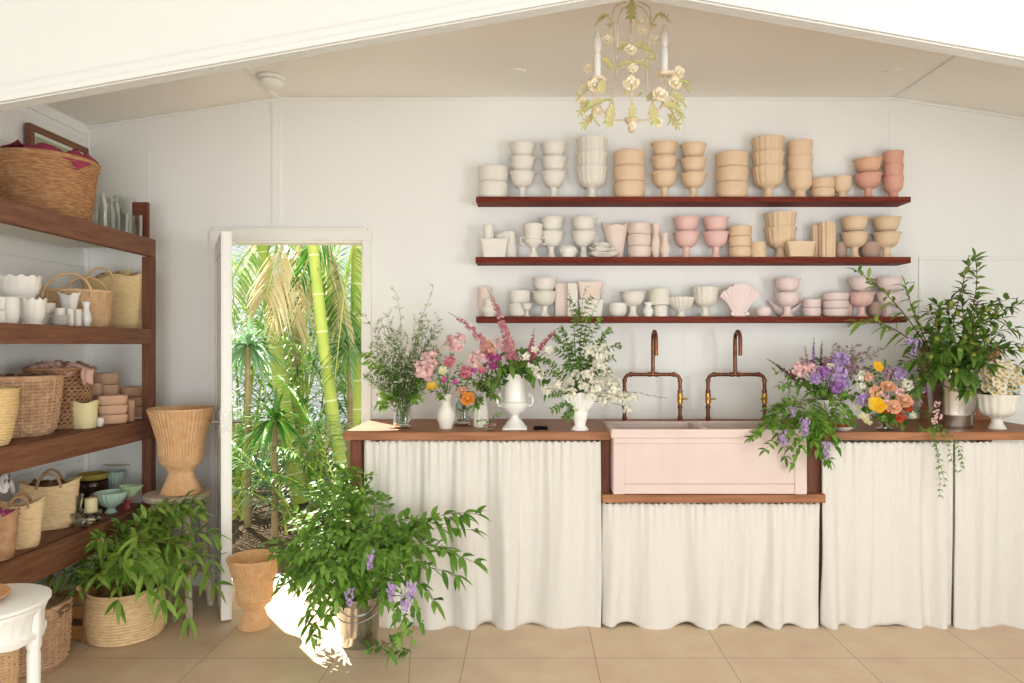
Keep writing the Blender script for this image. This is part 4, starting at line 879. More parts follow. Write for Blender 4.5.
for a in (.10, 2.19, 4.29):
    c_ = (math.cos(a) * (Rt - .034), math.sin(a) * (Rt - .034), 0)
    MB().lathe([(0,0),(.014,0),(.018,.02),(.014,.05),(.019,.1),(.0195,zt_-.22),(.020,zt_-.19),(.018,zt_-.175),(.022,zt_-.16),(.022,zt_-.11),(.022,zt_-.03),(0,zt_-.024)], 32, c_, fl=lambda th, i, r, z: (r * (1 + .08 * abs(math.sin(th * 5))), z)).build('leg', 'white_distressed', t)
o = MB().lathe([(0,0),(.09,0),(.12,.006),(.150,.026),(.146,.032),(.11,.016),(0,.010)], 48).build('wooden_dish', 'tray_wood', None, loc=(-1.95, 2.45, zt_ + .001)); tag(o, 'shallow round wooden dish on the white side table', 'dish')
# ================= plants and flowers
def branch_obj(name, label, cat, group, pts, r0, r1, leafmat, leaffn, stemmat='stem_green', extra=None):
    """one cut branch: stem + foliage (+ fruit/blossom) as children; leaffn(mb, t, p, tangent)"""
    o = Vector(pts[0]); n = len(pts)
    if group: w_ = way(o, pts[-1]); label += ', reaching ' + w_; group += ', reaching ' + w_
    t = thing(name, label, cat, o, group)
    ms = MB(); ms.tube(pts, [r0 + (r1 - r0) * i / (n - 1) for i in range(n)], 6)
    ml = MB(); ex = {}
    for i in range(n):
        tt = i / (n - 1); tg = (pts[min(i + 1, n - 1)] - pts[max(i - 1, 0)]).normalized()
        leaffn(ml, ms, tt, pts[i], tg, ex)
    ms.build('stem', stemmat, t, org=o)
    if ml.v: ml.build('foliage', leafmat, t, org=o, ang=180)
    for (nm, mt), mb in ex.items():
        if mb.v: mb.build(nm.split('#')[0], mt, t, org=o, ang=180)
    return t
def exm(ex, nm, mt): return ex.setdefault((nm, mt), MB())
def sidev(tg): 
    a = rv(); a = a - tg * a.dot(tg); return a.normalized()
def long_leaves(L=.09, W=.024, t0=.25, per=2, droop=.45, fruit=0, fr=.016, fmat='fruit_green', seg=4):
    def f(ml, ms, t, p, tg, ex):
        if t < t0: return
        for _ in range(per):
            s_ = sidev(tg); d = (s_ * rnd.uniform(.6, 1.1) + tg * rnd.uniform(.3, .9) + Vector((0, 0, rnd.uniform(-.4, .4)))).normalized()
            l = L * rnd.uniform(.65, 1.15); ml.leaf(p, d, l, W * rnd.uniform(.8, 1.25), droop * rnd.uniform(.4, 1.5), up=(rnd.uniform(-.4, .4), rnd.uniform(-.6, .1), 1), fold=.35, seg=seg, peak=.42)
        if t > .95: ml.leaf(p, tg, L, W, droop, fold=.3)
        if fruit and rnd.random() < fruit: exm(ex, 'fruit#%d' % len(ex), fmat).ball(p + rv(.015) - Vector((0, 0, fr * .8)), fr * rnd.uniform(.8, 1.1), 10, 1.1)
    return f
def pinnate(L=.17, l=.05, W=.021, n=5, t0=.3, per=1, droop=.5):
    """compound leaves: pairs of leaflets on a stalk"""
    def f(ml, ms, t, p, tg, ex):
        if t < t0: return
        for _ in range(per):
            s_ = sidev(tg); d = (s_ + tg * .6 + Vector((0, 0, -.1))).normalized(); LL = L * rnd.uniform(.7, 1.1)
            q = [p + d * (LL * i / n) - Vector((0, 0, droop * LL * (i / n) ** 2)) for i in range(n + 1)]
            ms.tube(q, .0012, 4, cap=False)
            sd = d.cross(Vector((rnd.uniform(-.5, .5), rnd.uniform(-.7, 0), 1))).normalized()
            for i in range(1, n + 1):
                for k in (-1, 1): ml.leaf(q[i], (sd * k + d * .55 + rv(.15)), l * rnd.uniform(.75, 1.15) * (1 - .3 * abs(i / n - .5)), W, rnd.uniform(.2, .5), up=(0, -.4, 1), fold=.2, seg=3)
            ml.leaf(q[-1], d + Vector((0, 0, -.4)), l, W, .3, seg=3)
    return f
def oval_leaves(L=.05, W=.028, t0=.3, per=2, droop=.3, seg=3, up=(0, -.5, 1)):
    def f(ml, ms, t, p, tg, ex):
        if t < t0: return
        for _ in range(per):
            d = (sidev(tg) + tg * .5 + Vector((0, 0, .1))).normalized()
            ml.leaf(p, d, L * rnd.uniform(.6, 1.15), W * rnd.uniform(.8, 1.2), droop * rnd.uniform(.3, 1.4), up=up, fold=.25, seg=seg)
    return f
def floret(m, c, nrm, r, n=5, cup=.35, w=.8):
    nrm = Vector(nrm).normalized(); u = nrm.cross(Vector((.3, .2, 1))).normalized(); v = nrm.cross(u); a0 = rnd.uniform(0, 6)
    for k in range(n):
        a = a0 + 2 * PI * k / n; d = u * math.cos(a) + v * math.sin(a)
        m.leaf(c, d + nrm * cup, r, r * w, 0, up=nrm, fold=.15, seg=3, peak=.62)
def rose(m, c, nrm, r, layers=4, n=5):
    nrm = Vector(nrm).normalized(); u = nrm.cross(Vector((.3, .2, 1))).normalized(); v = nrm.cross(u)
    m.ball(c + nrm * r * .35, r * .34, 8)
    for L in range(layers):
        k0 = L / (layers - 1); rr = r * (.55 + .45 * k0)
        for k in range(n):
            a = 2 * PI * (k + L * .5) / n + rnd.uniform(-.1, .1); d = u * math.cos(a) + v * math.sin(a)
            b = c + d * r * (.10 + .12 * k0); m.leaf(b, d * (.35 + .9 * k0) + nrm * (1.1 - .75 * k0), rr, rr * 1.15, 0, up=nrm, fold=-.35, seg=4, peak=.65)
def umbel(m, c, r, n, fr=.006, flat=.5, nrm=(0, -.5, 1)):
    for _ in range(n):
        d = rv().normalized(); d.z *= flat; p = Vector(c) + d * r * rnd.uniform(.4, 1)
        floret(m, p, d + Vector(nrm) * .6, fr, 5, .3)
def wisp(fmat='petal_white', L=.016, W=.005, per=5, frac=.5, side=.05, fl=.004, nfl=4):
    def f(ml, ms, t, p, tg, ex):
        if t < .35: return
        for _ in range(2):
            s_ = (sidev(tg) + tg * 1.1).normalized(); l = side * rnd.uniform(.5, 1.2); q = p + s_ * l
            ms.tube([p, p + s_ * l * .5 + Vector((0, 0, .002)), q], .0006, 3, cap=False)
            for k in range(per): ml.leaf(p + s_ * l * rnd.random(), (sidev(tg) + tg * .5), L * rnd.uniform(.6, 1.3), W, .3, seg=2 if False else 3, fold=.2)
            if rnd.random() < frac and t > .55:
                for _ in range(nfl): floret(exm(ex, 'blossom', fmat), q + rv(.008), (rnd.uniform(-.5, .5), -.7, .8), fl * rnd.uniform(.7, 1.2), 4, .3)
    return f
def fan_pts(base, tip, lift=.35, n=12, wob=.01, side=None):
    base, tip = Vector(base), Vector(tip); L = (tip - base).length
    mid = base.lerp(tip, .45) + Vector((0, 0, lift * L)) 
    mid.x = base.x + (tip.x - base.x) * .3; mid.y = base.y + (tip.y - base.y) * .35
    p = bez(base, mid, tip, n); ph = rnd.uniform(0, 6)
    return [q + Vector((math.sin(i * .9 + ph), math.cos(i * .7 + ph), 0)) * wob * (i / n) for i, q in enumerate(p)]
def way(b, tip):
    dx, dz = tip[0] - b[0], tip[2] - b[2]; L_ = max(.001, math.hypot(dx, dz)); h = 'left' if dx < -.38 * L_ else 'right' if dx > .38 * L_ else ''
    v = 'up' if dz > .38 * L_ else 'down' if dz < -.38 * L_ else ''; return ' '.join(x for x in (v, h) if x) or 'forward'
def J(v, s): return Vector(v) + rv(s)
# --- peach branches in the coiled basket
pb3 = peachbase + Vector((0, 0, .20))
tips = [(190,498,3.65),(200,505,3.7),(160,508,3.7),(85,548,3.5),(60,575,3.5),(62,562,3.45),(75,545,3.6),(95,540,3.3),(118,528,3.6),(70,590,3.4),(100,575,3.2),(128,545,3.4),(150,530,3.5),(165,520,3.7),(178,505,3.65),(196,515,3.6),(212,535,3.6),(214,560,3.5),(212,585,3.45),
        (188,618,3.3),(182,575,3.3),(160,600,3.15),(145,590,3.05),(150,560,3.2),(115,600,3.15),(130,570,3.1),(172,545,3.4),(190,550,3.5),(85,572,3.6),(202,570,3.6),(140,520,3.8),(110,552,3.8)]
for px, py, Y in tips:
    tip = P(px, py, Y); b = pb3 + Vector((rnd.uniform(-.08, .08), rnd.uniform(-.08, .08), rnd.uniform(-.05, 0)))
    branch_obj('peach_branch', 'leafy peach branch with long leaves in the coiled straw basket', 'branch', 'peach branches in the coiled basket', fan_pts(b, tip, .45 if py < 580 else .8, 14, .012), .004, .0015, 'leaf_peach', long_leaves(.095, .022, .25, 3, .28, fruit=.07, fr=.017, fmat='fruit_peach'), 'stem_olive')
# --- metal bucket on the floor
def bucket(loc, R, h, label, taper=.72):
    t = thing('metal_bucket', label, 'bucket', loc)
    m = MB(); m.lathe([(0, .006), (R*taper-.004, .006), (R*taper, 0), (R*taper+.002, .01), (R*(taper+.03), .022), (R*(taper+.05), h*.22), (R*(taper+.062), h*.23), (R*(taper+.065), h*.25), (R*.96, h*.86), (R*.975, h*.87), (R*.98, h*.9), (R, h), (R+.004, h+.003), (R+.004, h-.004), (R-.004, h-.002), (R*taper-.006, .02), (0, .02)], 56)
    m.build('pail', 'galvanised', t)
    m = MB()
    for s_ in (-1, 1): m.box(s_*R*.97-.006, s_*R*.97+.006, -.018, .018, h*.80, h*.93)
    m.build('handle_ear', 'galvanised', t, smooth=False)
    MB().tube([(s_ * .0 + R * 1.0 * math.cos(a), -R * 1.02 * abs(math.sin(a)) - .003, h * .86 - R * .55 * math.sin(a)) for a in [PI * k / 20 for k in range(21)]], .0025, 6).build('bail_handle', 'galvanised', t)
    return t
pbk = floorpt(359, 643); pbk = Vector((pbk.x, pbk.y, 0)); bucket(pbk, .118, .24, 'shiny metal bucket on the floor holding the big leafy arrangement')
bb_ = pbk + Vector((0, 0, .20))
T2 = [(340,472,3.6),(330,488,3.5),(350,478,3.5),(318,505,3.4),(365,490,3.5),(305,520,3.4),(295,545,3.4),(415,535,3.2),(398,548,3.15),(360,545,3.1),(340,555,3.1),(325,575,3.1),(420,560,3.2),(284,560,3.35),(282,540,3.5),(290,535,3.6),(300,512,3.5),(322,498,3.6),(338,482,3.55),(352,486,3.4),(360,500,3.6),(378,506,3.4),(392,512,3.6),(402,520,3.3),(430,522,3.4),(455,518,3.35),(478,514,3.3),(470,530,3.3),(476,562,3.25),(455,575,3.3),
      (300,608,3.25),(312,590,3.1),(285,585,3.4),(330,560,3.0),(350,575,2.95),(345,530,3.2),(372,545,3.0),(395,560,3.0),(385,590,2.95),(410,590,3.0),(432,600,3.1),(318,540,3.2),(425,545,3.15),(445,550,3.3),(300,565,3.3),(405,610,2.95),(335,512,3.4),(368,528,3.3),(390,540,3.4)]
for i, (px, py, Y) in enumerate(T2):
    tip = P(px, py, Y); b = bb_ + Vector((rnd.uniform(-.05, .05), rnd.uniform(-.05, .05), rnd.uniform(-.05, 0)))
    right = px > 400
    pts = fan_pts(b, tip, .4 if py < 580 else .8, 12, .012)
    if right and py < 580 or i % 4 == 0: branch_obj('peach_branch', 'arching branch with long narrow leaves in the metal floor bucket', 'branch', 'long-leaved branches in the floor bucket', pts, .0035, .0012, 'leaf_bush', long_leaves(.085, .026, .3, 3, .3), 'stem_olive')
    else: branch_obj('leafy_branch', 'branch with paired oval leaflets in the metal floor bucket', 'branch', 'compound-leaved branches in the floor bucket', pts, .003, .0012, 'leaf_bush', pinnate(.13, .058, .022, 3, .3, 1, .35), 'stem_green')
# trailing sprig down to the floor
pts = bez(bb_ + Vector((.08, -.06, .02)), P(432, 575, 2.95), P(408, 650, 2.95) , 14)
pts[-1].z = .012; pts = [Vector((p.x, p.y, max(.012, p.z))) for p in pts]
branch_obj('leafy_branch', 'trailing sprig hanging from the floor bucket down onto the tiles', 'branch', None, pts, .002, .001, 'leaf_bush', oval_leaves(.045, .022, .35, 1), 'stem_green')
for (px, py) in ((385, 652), (400, 648), (412, 655)):
    q = floorpt(px, py) + Vector((0, 0, .012)); e = floorpt(px - 22, py + 2) + Vector((0, 0, .012))
    branch_obj('fallen_sprig', 'fallen leafy sprig lying on the tiles beside the metal floor bucket', 'sprig', 'fallen sprigs by the floor bucket', bez(q, q.lerp(e, .5) + Vector((0, 0, .03)), e, 6), .0015, .001, 'leaf_bush', oval_leaves(.05, .022, .1, 2, .1, up=(0, 0, 1)), 'stem_green')
def raceme(px, py, Y, l, label, group, mat='lilac', r=.024, dirv=(0, 0, -1), n=60, fr=.009):
    c = P(px, py, Y); d = Vector(dirv).normalized(); t = thing('wisteria_raceme', label, 'flower', c - d * l / 2, group); o = c - d * l / 2
    MB().tube([o - d * .02, o, o + d * l], [.0018, .0015, .0008], 5).build('stem', 'stem_green', t, org=o)
    m = MB()
    for k in range(n):
        q = rnd.random() ** .8; rr = r * (1 - .65 * q) * rnd.uniform(.5, 1); s_ = sidev(d)
        floret(m, o + d * l * q + s_ * rr, s_ + Vector((0, -.3, 0)), fr * (1 - .3 * q), 4, .5)
    m.build('blossom', 'petal_' + mat, t, org=o, ang=180); return t
for px, py, Y in ((391, 592, 2.87), (405, 602, 2.88), (412, 590, 2.9), (349, 597, 2.9), (370, 560, 2.9)):
    raceme(px, py, Y, .07, 'small purple wisteria cluster hanging among the leaves of the floor bucket', 'purple clusters in the floor bucket', r=.022, n=36, fr=.010)
# ================= bench top vessels and bouquets (left of the sink)
def cv(kind, px, Y, wpx, hpx, col, name, label, cat, z=CT, **k):
    s_ = F / Y; return ceramic(kind, wpx / s_, hpx / s_, col, name, label, cat, (XX(px, Y), Y, z), **k)
GJ = 'stems'
def stalks(base, R, tips, name, label, group, fn, r0=.0018, r1=.0008, mat='leaf_fine', stem='stem_green', lift=.25, wob=.006, cat='flower', n=12, low=.0):
    for (px, py, Y) in tips:
        b = Vector(base) + Vector((rnd.uniform(-R, R), rnd.uniform(-R, R), low)); branch_obj(name, label, cat, group, fan_pts(b, P(px, py, Y), lift, n, wob), r0, r1, mat, fn, stem)
# 1 glass jar with wispy greens
Yj = 3.86; jx = XX(402.5, Yj); glassware('glass_jar', 'clear glass jar of wispy green stems at the left end of the bench', 'jar', (jx, Yj, CT), jarp(.048, .137), group=None)
o = MB().lathe([(0, .016), (.042, .016), (.042, .07), (0, .07)], 24).build('water', 'glass', None, loc=(jx, Yj, CT)); tag(o, 'water in the glass jar at the left end of the bench', 'water')
base = (jx, Yj, CT + .02)
tp = [(rnd.uniform(364, 442), rnd.uniform(316, 380), Yj + rnd.uniform(-.14, .16)) for _ in range(44)] + [(rnd.uniform(376, 430), rnd.uniform(355, 395), Yj + rnd.uniform(-.12, .1)) for _ in range(16)]
stalks(base, .02, tp, 'wispy_stem', 'wispy green stem with tiny pale flowers in the left glass jar', 'wispy stems in the left glass jar', wisp('petal_white', .022, .0065, 9, .45, .05, .0055, 4), r0=.0012, r1=.0006, lift=.1)
stalks(base, .015, [(397, 292, 3.86), (432, 288, 3.86), (447, 340, 3.8), (424, 322, 3.9), (380, 322, 3.9)], 'tall_wispy_stem', 'taller wispy stem rising above the others in the left glass jar', 'tall stems in the left glass jar', wisp('petal_lemon', .012, .004, 2, .9, .025, .006, 4), lift=.15)
stalks(base, .015, [(362, 352, 3.8), (368, 365, 3.75), (384, 395, 3.75), (377, 405, 3.78), (420, 398, 3.74)], 'leafy_sprig', 'bright lime sprig with rounded leaves low in the left glass jar', 'lime sprigs in the left glass jar', oval_leaves(.040, .032, .55, 2), mat='leaf_lime', lift=.4, cat='branch')
# 2 white bud vase with pinks
Yb_ = 3.82; bx = XX(446, Yb_)
ceramic('bottle', .098, .185, 'white', 'bud_vase', 'off-white curvy vase of pink flowers right of the left glass jar', 'vase', (bx, Yb_, CT))
glassware('glass_jar', 'dark stemmed glass jar behind the white curvy vase', 'jar', (XX(462, 3.98), 3.98, CT), jarp(.05, .16))
stalks((XX(462, 3.98), 3.98, CT + .02), .02, [(455, 380, 3.95), (466, 385, 3.98), (472, 392, 3.9), (460, 376, 4.0)], 'green_sprig', 'dark green sprig in the jar behind the white curvy vase', 'sprigs in the dark jar', oval_leaves(.035, .018, .2, 2), mat='leaf_dark', cat='branch')
ceramic('ribcup', .078, .20, 'white', 'ribbed_vase', 'tall off-white ribbed vase between the curvy vase and the handled urn', 'vase', (XX(481, 3.9), 3.9, CT))
Yd = 3.72; o = glassware('glass_dish', 'tiny clear glass dish with red petals in front of the ribbed vase', 'dish', (XX(489.5, Yd), Yd, CT), [(0,0),(.02,0),(.03,.015),(.034,.035),(.030,.035),(.022,.01),(0,.006)])
m = MB(); [floret(m, (rnd.uniform(-.014, .014), rnd.uniform(-.014, .014), .026), (0, -.3, 1), .011, 5, .4) for _ in range(7)]
o = m.build('red_blossom', 'petal_red', None, loc=(XX(489.5, Yd), Yd, CT), ang=180); tag(o, 'red and orange petals floating in the tiny glass dish', 'flower')
stalks((XX(489.5, Yd), Yd, CT + .03), .01, [(503, 412, 3.7), (478, 420, 3.7)], 'green_sprig', 'little green sprig reaching out of the tiny glass dish', 'sprigs in the tiny dish', oval_leaves(.02, .009, .2, 2), r0=.001, r1=.0006, mat='leaf_lime', cat='branch', n=8)
def head(kind, px, py, Y, rpx, col, base, name, label, group=None, cat='flower', nrm=(0, -.8, .5), n=26, stem='stem_green', centre=None):
    """a single flower on its stem"""
    c = P(px, py, Y); r = rpx * Y / F; b = Vector(base); t = thing(name, label, cat, b, group)
    m = MB(); m.tube(fan_pts(b, c, .15, 8, .003), [.0018] * 9, 5); m.build('stem', stem, t, org=b)
    m = MB(); nrm = Vector(nrm) + rv(.25)
    if kind == 'rose': rose(m, c, nrm, r)
    elif kind == 'poppy':
        for k in range(2): floret(m, c + nrm.normalized() * .002 * k, nrm, r * (1.05 - .15 * k), 5, .3, 1.1)
    elif kind == 'cluster':
        for _ in range(int(n * 1.7)):
            d = rv().normalized(); 
            if d.y > .5: d.y *= -1
            floret(m, c + d * r * rnd.uniform(.45, 1), d + nrm * .3 + rv(.3), r * .33, 5, .45, .95)
    elif kind == 'stock':      # tapering ruffled spike
        for _ in range(n):
            q = rnd.uniform(-1, 1); d = rv(); d.z *= .3; d.normalize(); floret(m, c + Vector((0, 0, q * r * 1.2)) + d * r * .75 * (1 - .3 * q), d, r * .45, 5, .35, .95)
    elif kind == 'star': floret(m, c, nrm, r, 5, .25, .7)
    elif kind == 'daisy': floret(m, c, nrm, r, 12, .1, .42)
    m.build('petals', 'petal_' + col, t, org=b, ang=180)
    if centre or kind in ('poppy', 'daisy'): MB().ball(c + nrm.normalized() * r * .12, r * (.34 if kind == 'daisy' else .14), 8, .7).build('flower_centre', 'petal_' + (centre or 'yellow'), t, org=b)
    return t
vb = (bx, Yb_, CT + .13); vr = (XX(481, 3.9), 3.9, CT + .15)
for k, px, py, Y, r, c, nm, lb, ba in (
  ('cluster', 424, 370, 3.76, 11, 'pink', 'pink_stock', 'ruffled pale pink flower head left above the curvy white vase', vb), ('cluster', 430, 358, 3.8, 9, 'pink', 'pink_stock', 'smaller ruffled pink bloom above the leftmost pink head', vb),
  ('cluster', 456, 343, 3.85, 10, 'pink', 'pink_stock', 'round light pink flower head standing highest above the curvy vase', vb), ('star', 443, 371, 3.7, 6, 'lemon', 'white_bloom', 'creamy white open flower in the middle of the pinks', vb),
  ('star', 432, 387, 3.7, 7, 'yellow', 'yellow_poppy', 'small yellow orange flower hanging left of the curvy vase', vb), ('cluster', 449, 361, 3.76, 6, 'rose_pink', 'rose_pink_bloom', 'deeper pink bloom behind the creamy white flower', vb),
  ('star', 444, 380, 3.7, 4, 'magenta', 'magenta_bloom', 'tiny magenta bloom just above the curvy vase rim', vb), ('star', 455, 382, 3.7, 4, 'magenta', 'magenta_bloom', 'tiny magenta bloom right above the curvy vase rim', vb),
  ('cluster', 478, 360, 3.8, 10, 'pink', 'pink_stock', 'fluffy pink bloom left of the peach heads above the ribbed vase', vr), ('cluster', 487, 350, 3.82, 9, 'peach', 'peach_bloom', 'fluffy peach bloom above the ribbed vase', vr),
  ('cluster', 494, 361, 3.76, 8, 'magenta', 'magenta_orchid', 'bright magenta bloom left of the handled urn', vr), ('cluster', 467, 372, 3.78, 7, 'rose_pink', 'rose_pink_bloom', 'rose pink bloom left of the ribbed vase', vr),
  ('rose', 468, 399, 3.72, 6.5, 'orange', 'orange_rose', 'orange double bloom hanging before the dark jar', vr), ('rose', 462, 391, 3.76, 5, 'peach', 'peach_rose', 'peach double bloom just above the orange one', vr),
  ('star', 474, 371, 3.70, 4.5, 'magenta', 'magenta_bloom', 'small magenta star bloom above the ribbed vase', vr), ('cluster', 500, 345, 3.8, 7, 'pink', 'pink_stock', 'pale pink bloom beside the tall foxglove', vr), ('star', 483, 371, 3.72, 5, 'rose_pink', 'rose_pink_bloom', 'small rosy bloom at the ribbed vase rim', vr)):
    head(k, px, py, Y, r, c, ba, nm, lb)
stalks(vb, .01, [(420, 385, 3.75), (440, 395, 3.72), (432, 350, 3.85), (460, 365, 3.8), (450, 350, 3.9), (438, 378, 3.7)], 'flower_foliage', 'green leafy flower stem in the curvy white vase', 'foliage in the curvy vase', oval_leaves(.035, .012, .3, 2), mat='leaf_bush', cat='branch')
stalks(vr, .02, [(470, 380, 3.75), (490, 378, 3.7), (475, 405, 3.72), (498, 385, 3.75), (485, 365, 3.9), (500, 370, 3.85), (495, 395, 3.7)], 'flower_foliage', 'dark green leafy stem in the ribbed vase', 'foliage in the ribbed vase', oval_leaves(.045, .018, .3, 2), mat='leaf_dark', cat='branch')
# 3 handled urn with foxgloves
Yu = 3.80; ux = XX(515, Yu); t = thing('handled_urn', 'glossy white handled urn with gadrooned belly in the middle of the bench', 'urn', (ux, Yu, CT))
R, h = .086, .292
MB().lathe([(0,0),(.72*R,0),(.72*R,.05*h),(.62*R,.07*h),(.50*R,.13*h),(.26*R,.20*h),(.24*R,.25*h),(.34*R,.28*h),(.62*R,.33*h),(.78*R,.42*h),(.80*R,.48*h),(.70*R,.50*h),(.66*R,.55*h),(.68*R,.72*h),(.76*R,.88*h),(.95*R,.96*h),(.99*R,.975*h),(.97*R,h),(.86*R,.99*h),(.66*R,.88*h),(.55*R,.6*h),(0,.4*h)], 80, fl=lambda th, i, r, z: (r * (1 + .05 * abs(math.cos(th * 11))) if 8 <= i <= 10 else r, z)).build('body', 'ceramic_gloss', t)
MB().box(-.74*R, .74*R, -.74*R, .74*R, 0, .04*h).build('plinth', 'ceramic_gloss', t, smooth=False, bev=.003)
for s_ in (-1, 1): MB().tube([(s_*.74*R,0,.42*h),(s_*1.0*R,0,.42*h),(s_*1.10*R,0,.50*h),(s_*1.05*R,0,.60*h),(s_*.9*R,0,.64*h),(s_*.88*R,0,.58*h)], .0065, 8).build('handle', 'ceramic_gloss', t)
def foxglove(base, c1, tip, label, col='foxglove', t0=.4, r=.017, n=16, mid=None, bell=.030):
    b = Vector(base); pts = bez(b, c1, tip, 26); t = thing('foxglove', label, 'flower', b)
    m = MB(); m.tube(pts, [.003 - .0018 * i / 26 for i in range(27)], 6); bl = MB(); lf = MB()
    for i, p in enumerate(pts):
        q = i / 26; tg = (pts[min(i + 1, 26)] - pts[max(i - 1, 0)]).normalized()
        if q < t0: continue
        k = (q - t0) / (1 - t0)
        if k > .86: 
            for _ in range(3): lf.leaf(p, sidev(tg) + tg, .014 * (1.3 - k), .007, 0, seg=3)
            continue
        for _ in range(6):
            p_ = p; p = p + tg * rnd.uniform(-.009, .009); s_ = sidev(tg); s_ = (s_ + Vector((0, -.25, -.35))).normalized(); L = bell * (1.05 - .75 * k) * rnd.uniform(.85, 1.15)
            Mx = Matrix.Translation(p) @ s_.to_track_quat('Z', 'Y').to_matrix().to_4x4()
            p, pj = p_, p; bl.lathe([(.0015, 0), (L * .20, L * .2), (L * .30, L * .7), (L * .42, L), (L * .24, L * .9)], 8, M=Mx)
        if rnd.random() < .5: lf.leaf(p, sidev(tg) + tg * .4, .016, .006, .2, seg=3)
    m.build('stem', 'stem_green', t, org=b); bl.build('blossom', 'petal_' + col, t, org=b, ang=180); lf.build('foliage', 'leaf_fine', t, org=b, ang=180); return t
ub = (ux, Yu, CT + .2)
foxglove(ub, P(516, 345, 3.8), P(486, 286, 3.75), 'tall pink foxglove spike leaning left over the lowest wall shelf', t0=.32)
foxglove((XX(500, 3.85), 3.85, CT + .2), P(492, 335, 3.8), P(449, 313, 3.72), 'long pink foxglove spike arching to the left above the pinks', t0=.35, bell=.027)
foxglove(ub, P(527, 355, 3.85), P(562, 325, 3.85), 'rosy red foxglove spike leaning right behind the white blossoms', col='rose_pink', t0=.35, bell=.022)
foxglove(ub, P(530, 365, 3.8), P(534, 328, 3.9), 'short rosy foxglove spike upright above the handled urn', col='rose_pink', t0=.4, bell=.022)
stalks(ub, .03, [(500, 368, 3.7), (512, 365, 3.7), (525, 368, 3.68), (535, 375, 3.7), (495, 378, 3.75), (540, 362, 3.8), (508, 352, 3.85), (522, 355, 3.85), (547, 380, 3.75)], 'foxglove_foliage', 'broad dark green leafy stem at the rim of the handled urn', 'foliage in the handled urn', oval_leaves(.06, .030, .35, 2), mat='leaf_dark', cat='branch', lift=.5)
for px, py in ((526, 357), (529, 367), (549, 350), (535, 350)): head('star', px, py, 3.72, 5, 'white', ub, 'white_bloom', 'open white flower with a yellow eye right above the handled urn', 'white flowers beside the foxgloves', centre='yellow')
head('cluster', 537, 373, 3.72, 7, 'white', ub, 'white_cluster', 'white flower cluster directly right of the handled urn mouth')
# metal flower frog
m = MB(); yy = 3.78
for i in range(5): m.tube([(.035 * math.cos(a + i), .03 * math.sin(a * 2 + i) , .008 + .006 * math.sin(a * 3 + i)) for a in [2 * PI * k / 24 for k in range(24)]], .0022, 5, closed=True)
o = m.build('wire_coil', 'iron', None, loc=(XX(540.5, yy), yy, CT)); tag(o, 'small tangled black wire coil on the bench between urn and fan vase', 'wire')
# 4 white fan vase
Yf_ = 3.74; fx = XX(580, Yf_); s_ = F / Yf_; W_, H_ = 40 / s_ / 2, 38 / s_
def f3(p): 
    q = max(0, p.z / H_ - .5); return (p.x * (1 + .25 * q), p.y, p.z - q * .12 * H_ * (p.x / W_) ** 2 * 1.2 + q * .006 * math.cos(p.x * 130))
o = MB().lathe([(0,0),(.42*W_,0),(.44*W_,.03*H_),(.36*W_,.08*H_),(.26*W_,.14*H_),(.30*W_,.22*H_),(.40*W_,.40*H_),(.42*W_,.46*H_),(.38*W_,.5*H_),(.58*W_,.66*H_),(.85*W_,.88*H_),(1.0*W_,1.0*H_),(.95*W_,1.0*H_),(.55*W_,.68*H_),(.3*W_,.5*H_),(0,.4*H_)], 96, sy=.6, fl=lambda th, i, r, z: (r * (1 + .05 * math.cos(th * 26)) if i > 8 else r, z), f3=f3).build('fan_vase', 'ceramic_gloss', None, loc=(fx, Yf_, CT))
tag(o, 'white fluted fan vase of white blossoms at the bench edge left of the sink', 'vase')
fb = (fx, Yf_, CT + .12)
TF = [(560,330,3.9),(575,312,3.9),(590,297,3.85),(600,320,3.9),(556,350,3.8),(548,372,3.75),(570,345,3.85),(585,335,3.8),(602,340,3.85),(612,358,3.8),(620,345,3.9),(580,360,3.7),(565,365,3.7),(595,355,3.75),(545,395,3.7),(552,410,3.68),(565,418,3.68),(608,370,3.75),(540,360,3.85),(552,335,3.95),(612,330,3.9),(588,318,3.9),(572,300,3.9)]
stalks(fb, .03, TF, 'green_spray', 'airy green spray with small leaves in the white fan vase', 'green sprays in the white fan vase', oval_leaves(.032, .013, .25, 7, .2), r0=.002, mat='leaf_fine', lift=.35, cat='branch', n=14)
stalks(fb, .02, [(603, 292, 3.8), (568, 292, 3.85), (585, 288, 3.8)], 'tall_green_spray', 'tall green spray crossing in front of the lowest wall shelf', 'tall green sprays over the shelf', oval_leaves(.028, .008, .3, 2, .2), r0=.002, mat='leaf_lime', lift=.3, cat='branch', n=18)
TW = [(600,352,10),(598,365,9),(607,376,9),(612,390,9),(604,398,8),(617,397,7),(588,373,7),(595,385,8),(576,374,5),(570,381,5),(563,387,5),(556,384,5),(583,385,6),(546,389,5),(625,398,7),(590,394,7),(567,370,5),(628,408,5),(633,396,6),(614,384,8),(571,392,5),(590,350,6)]
for i, (px, py, r) in enumerate(TW):
    c = P(px, py, 3.66 + rnd.uniform(-.03, .08)); b = Vector(fb); t = thing('white_blossom', 'cluster of small creamy white flowers spilling from the white fan vase', 'flower', b, 'white clusters in the fan vase')
    MB().tube(fan_pts(b, c, .25, 8, .004), .0012, 4).build('stem', 'stem_green', t, org=b)
    m = MB(); umbel(m, c, r * .0053, int(r * 5.5), .0115, .9); m.build('petals', 'petal_white', t, org=b, ang=180)
pts = bez(fb, P(615, 380, 3.65), P(642, 396, 3.65), 12, P(666, 398, 3.7)); branch_obj('thin_tendril', 'thin bare tendril reaching right from the fan vase towards the left faucet', 'branch', None, pts, .0015, .0008, 'leaf_fine', oval_leaves(.012, .007, .55, 2), 'stem_brown')
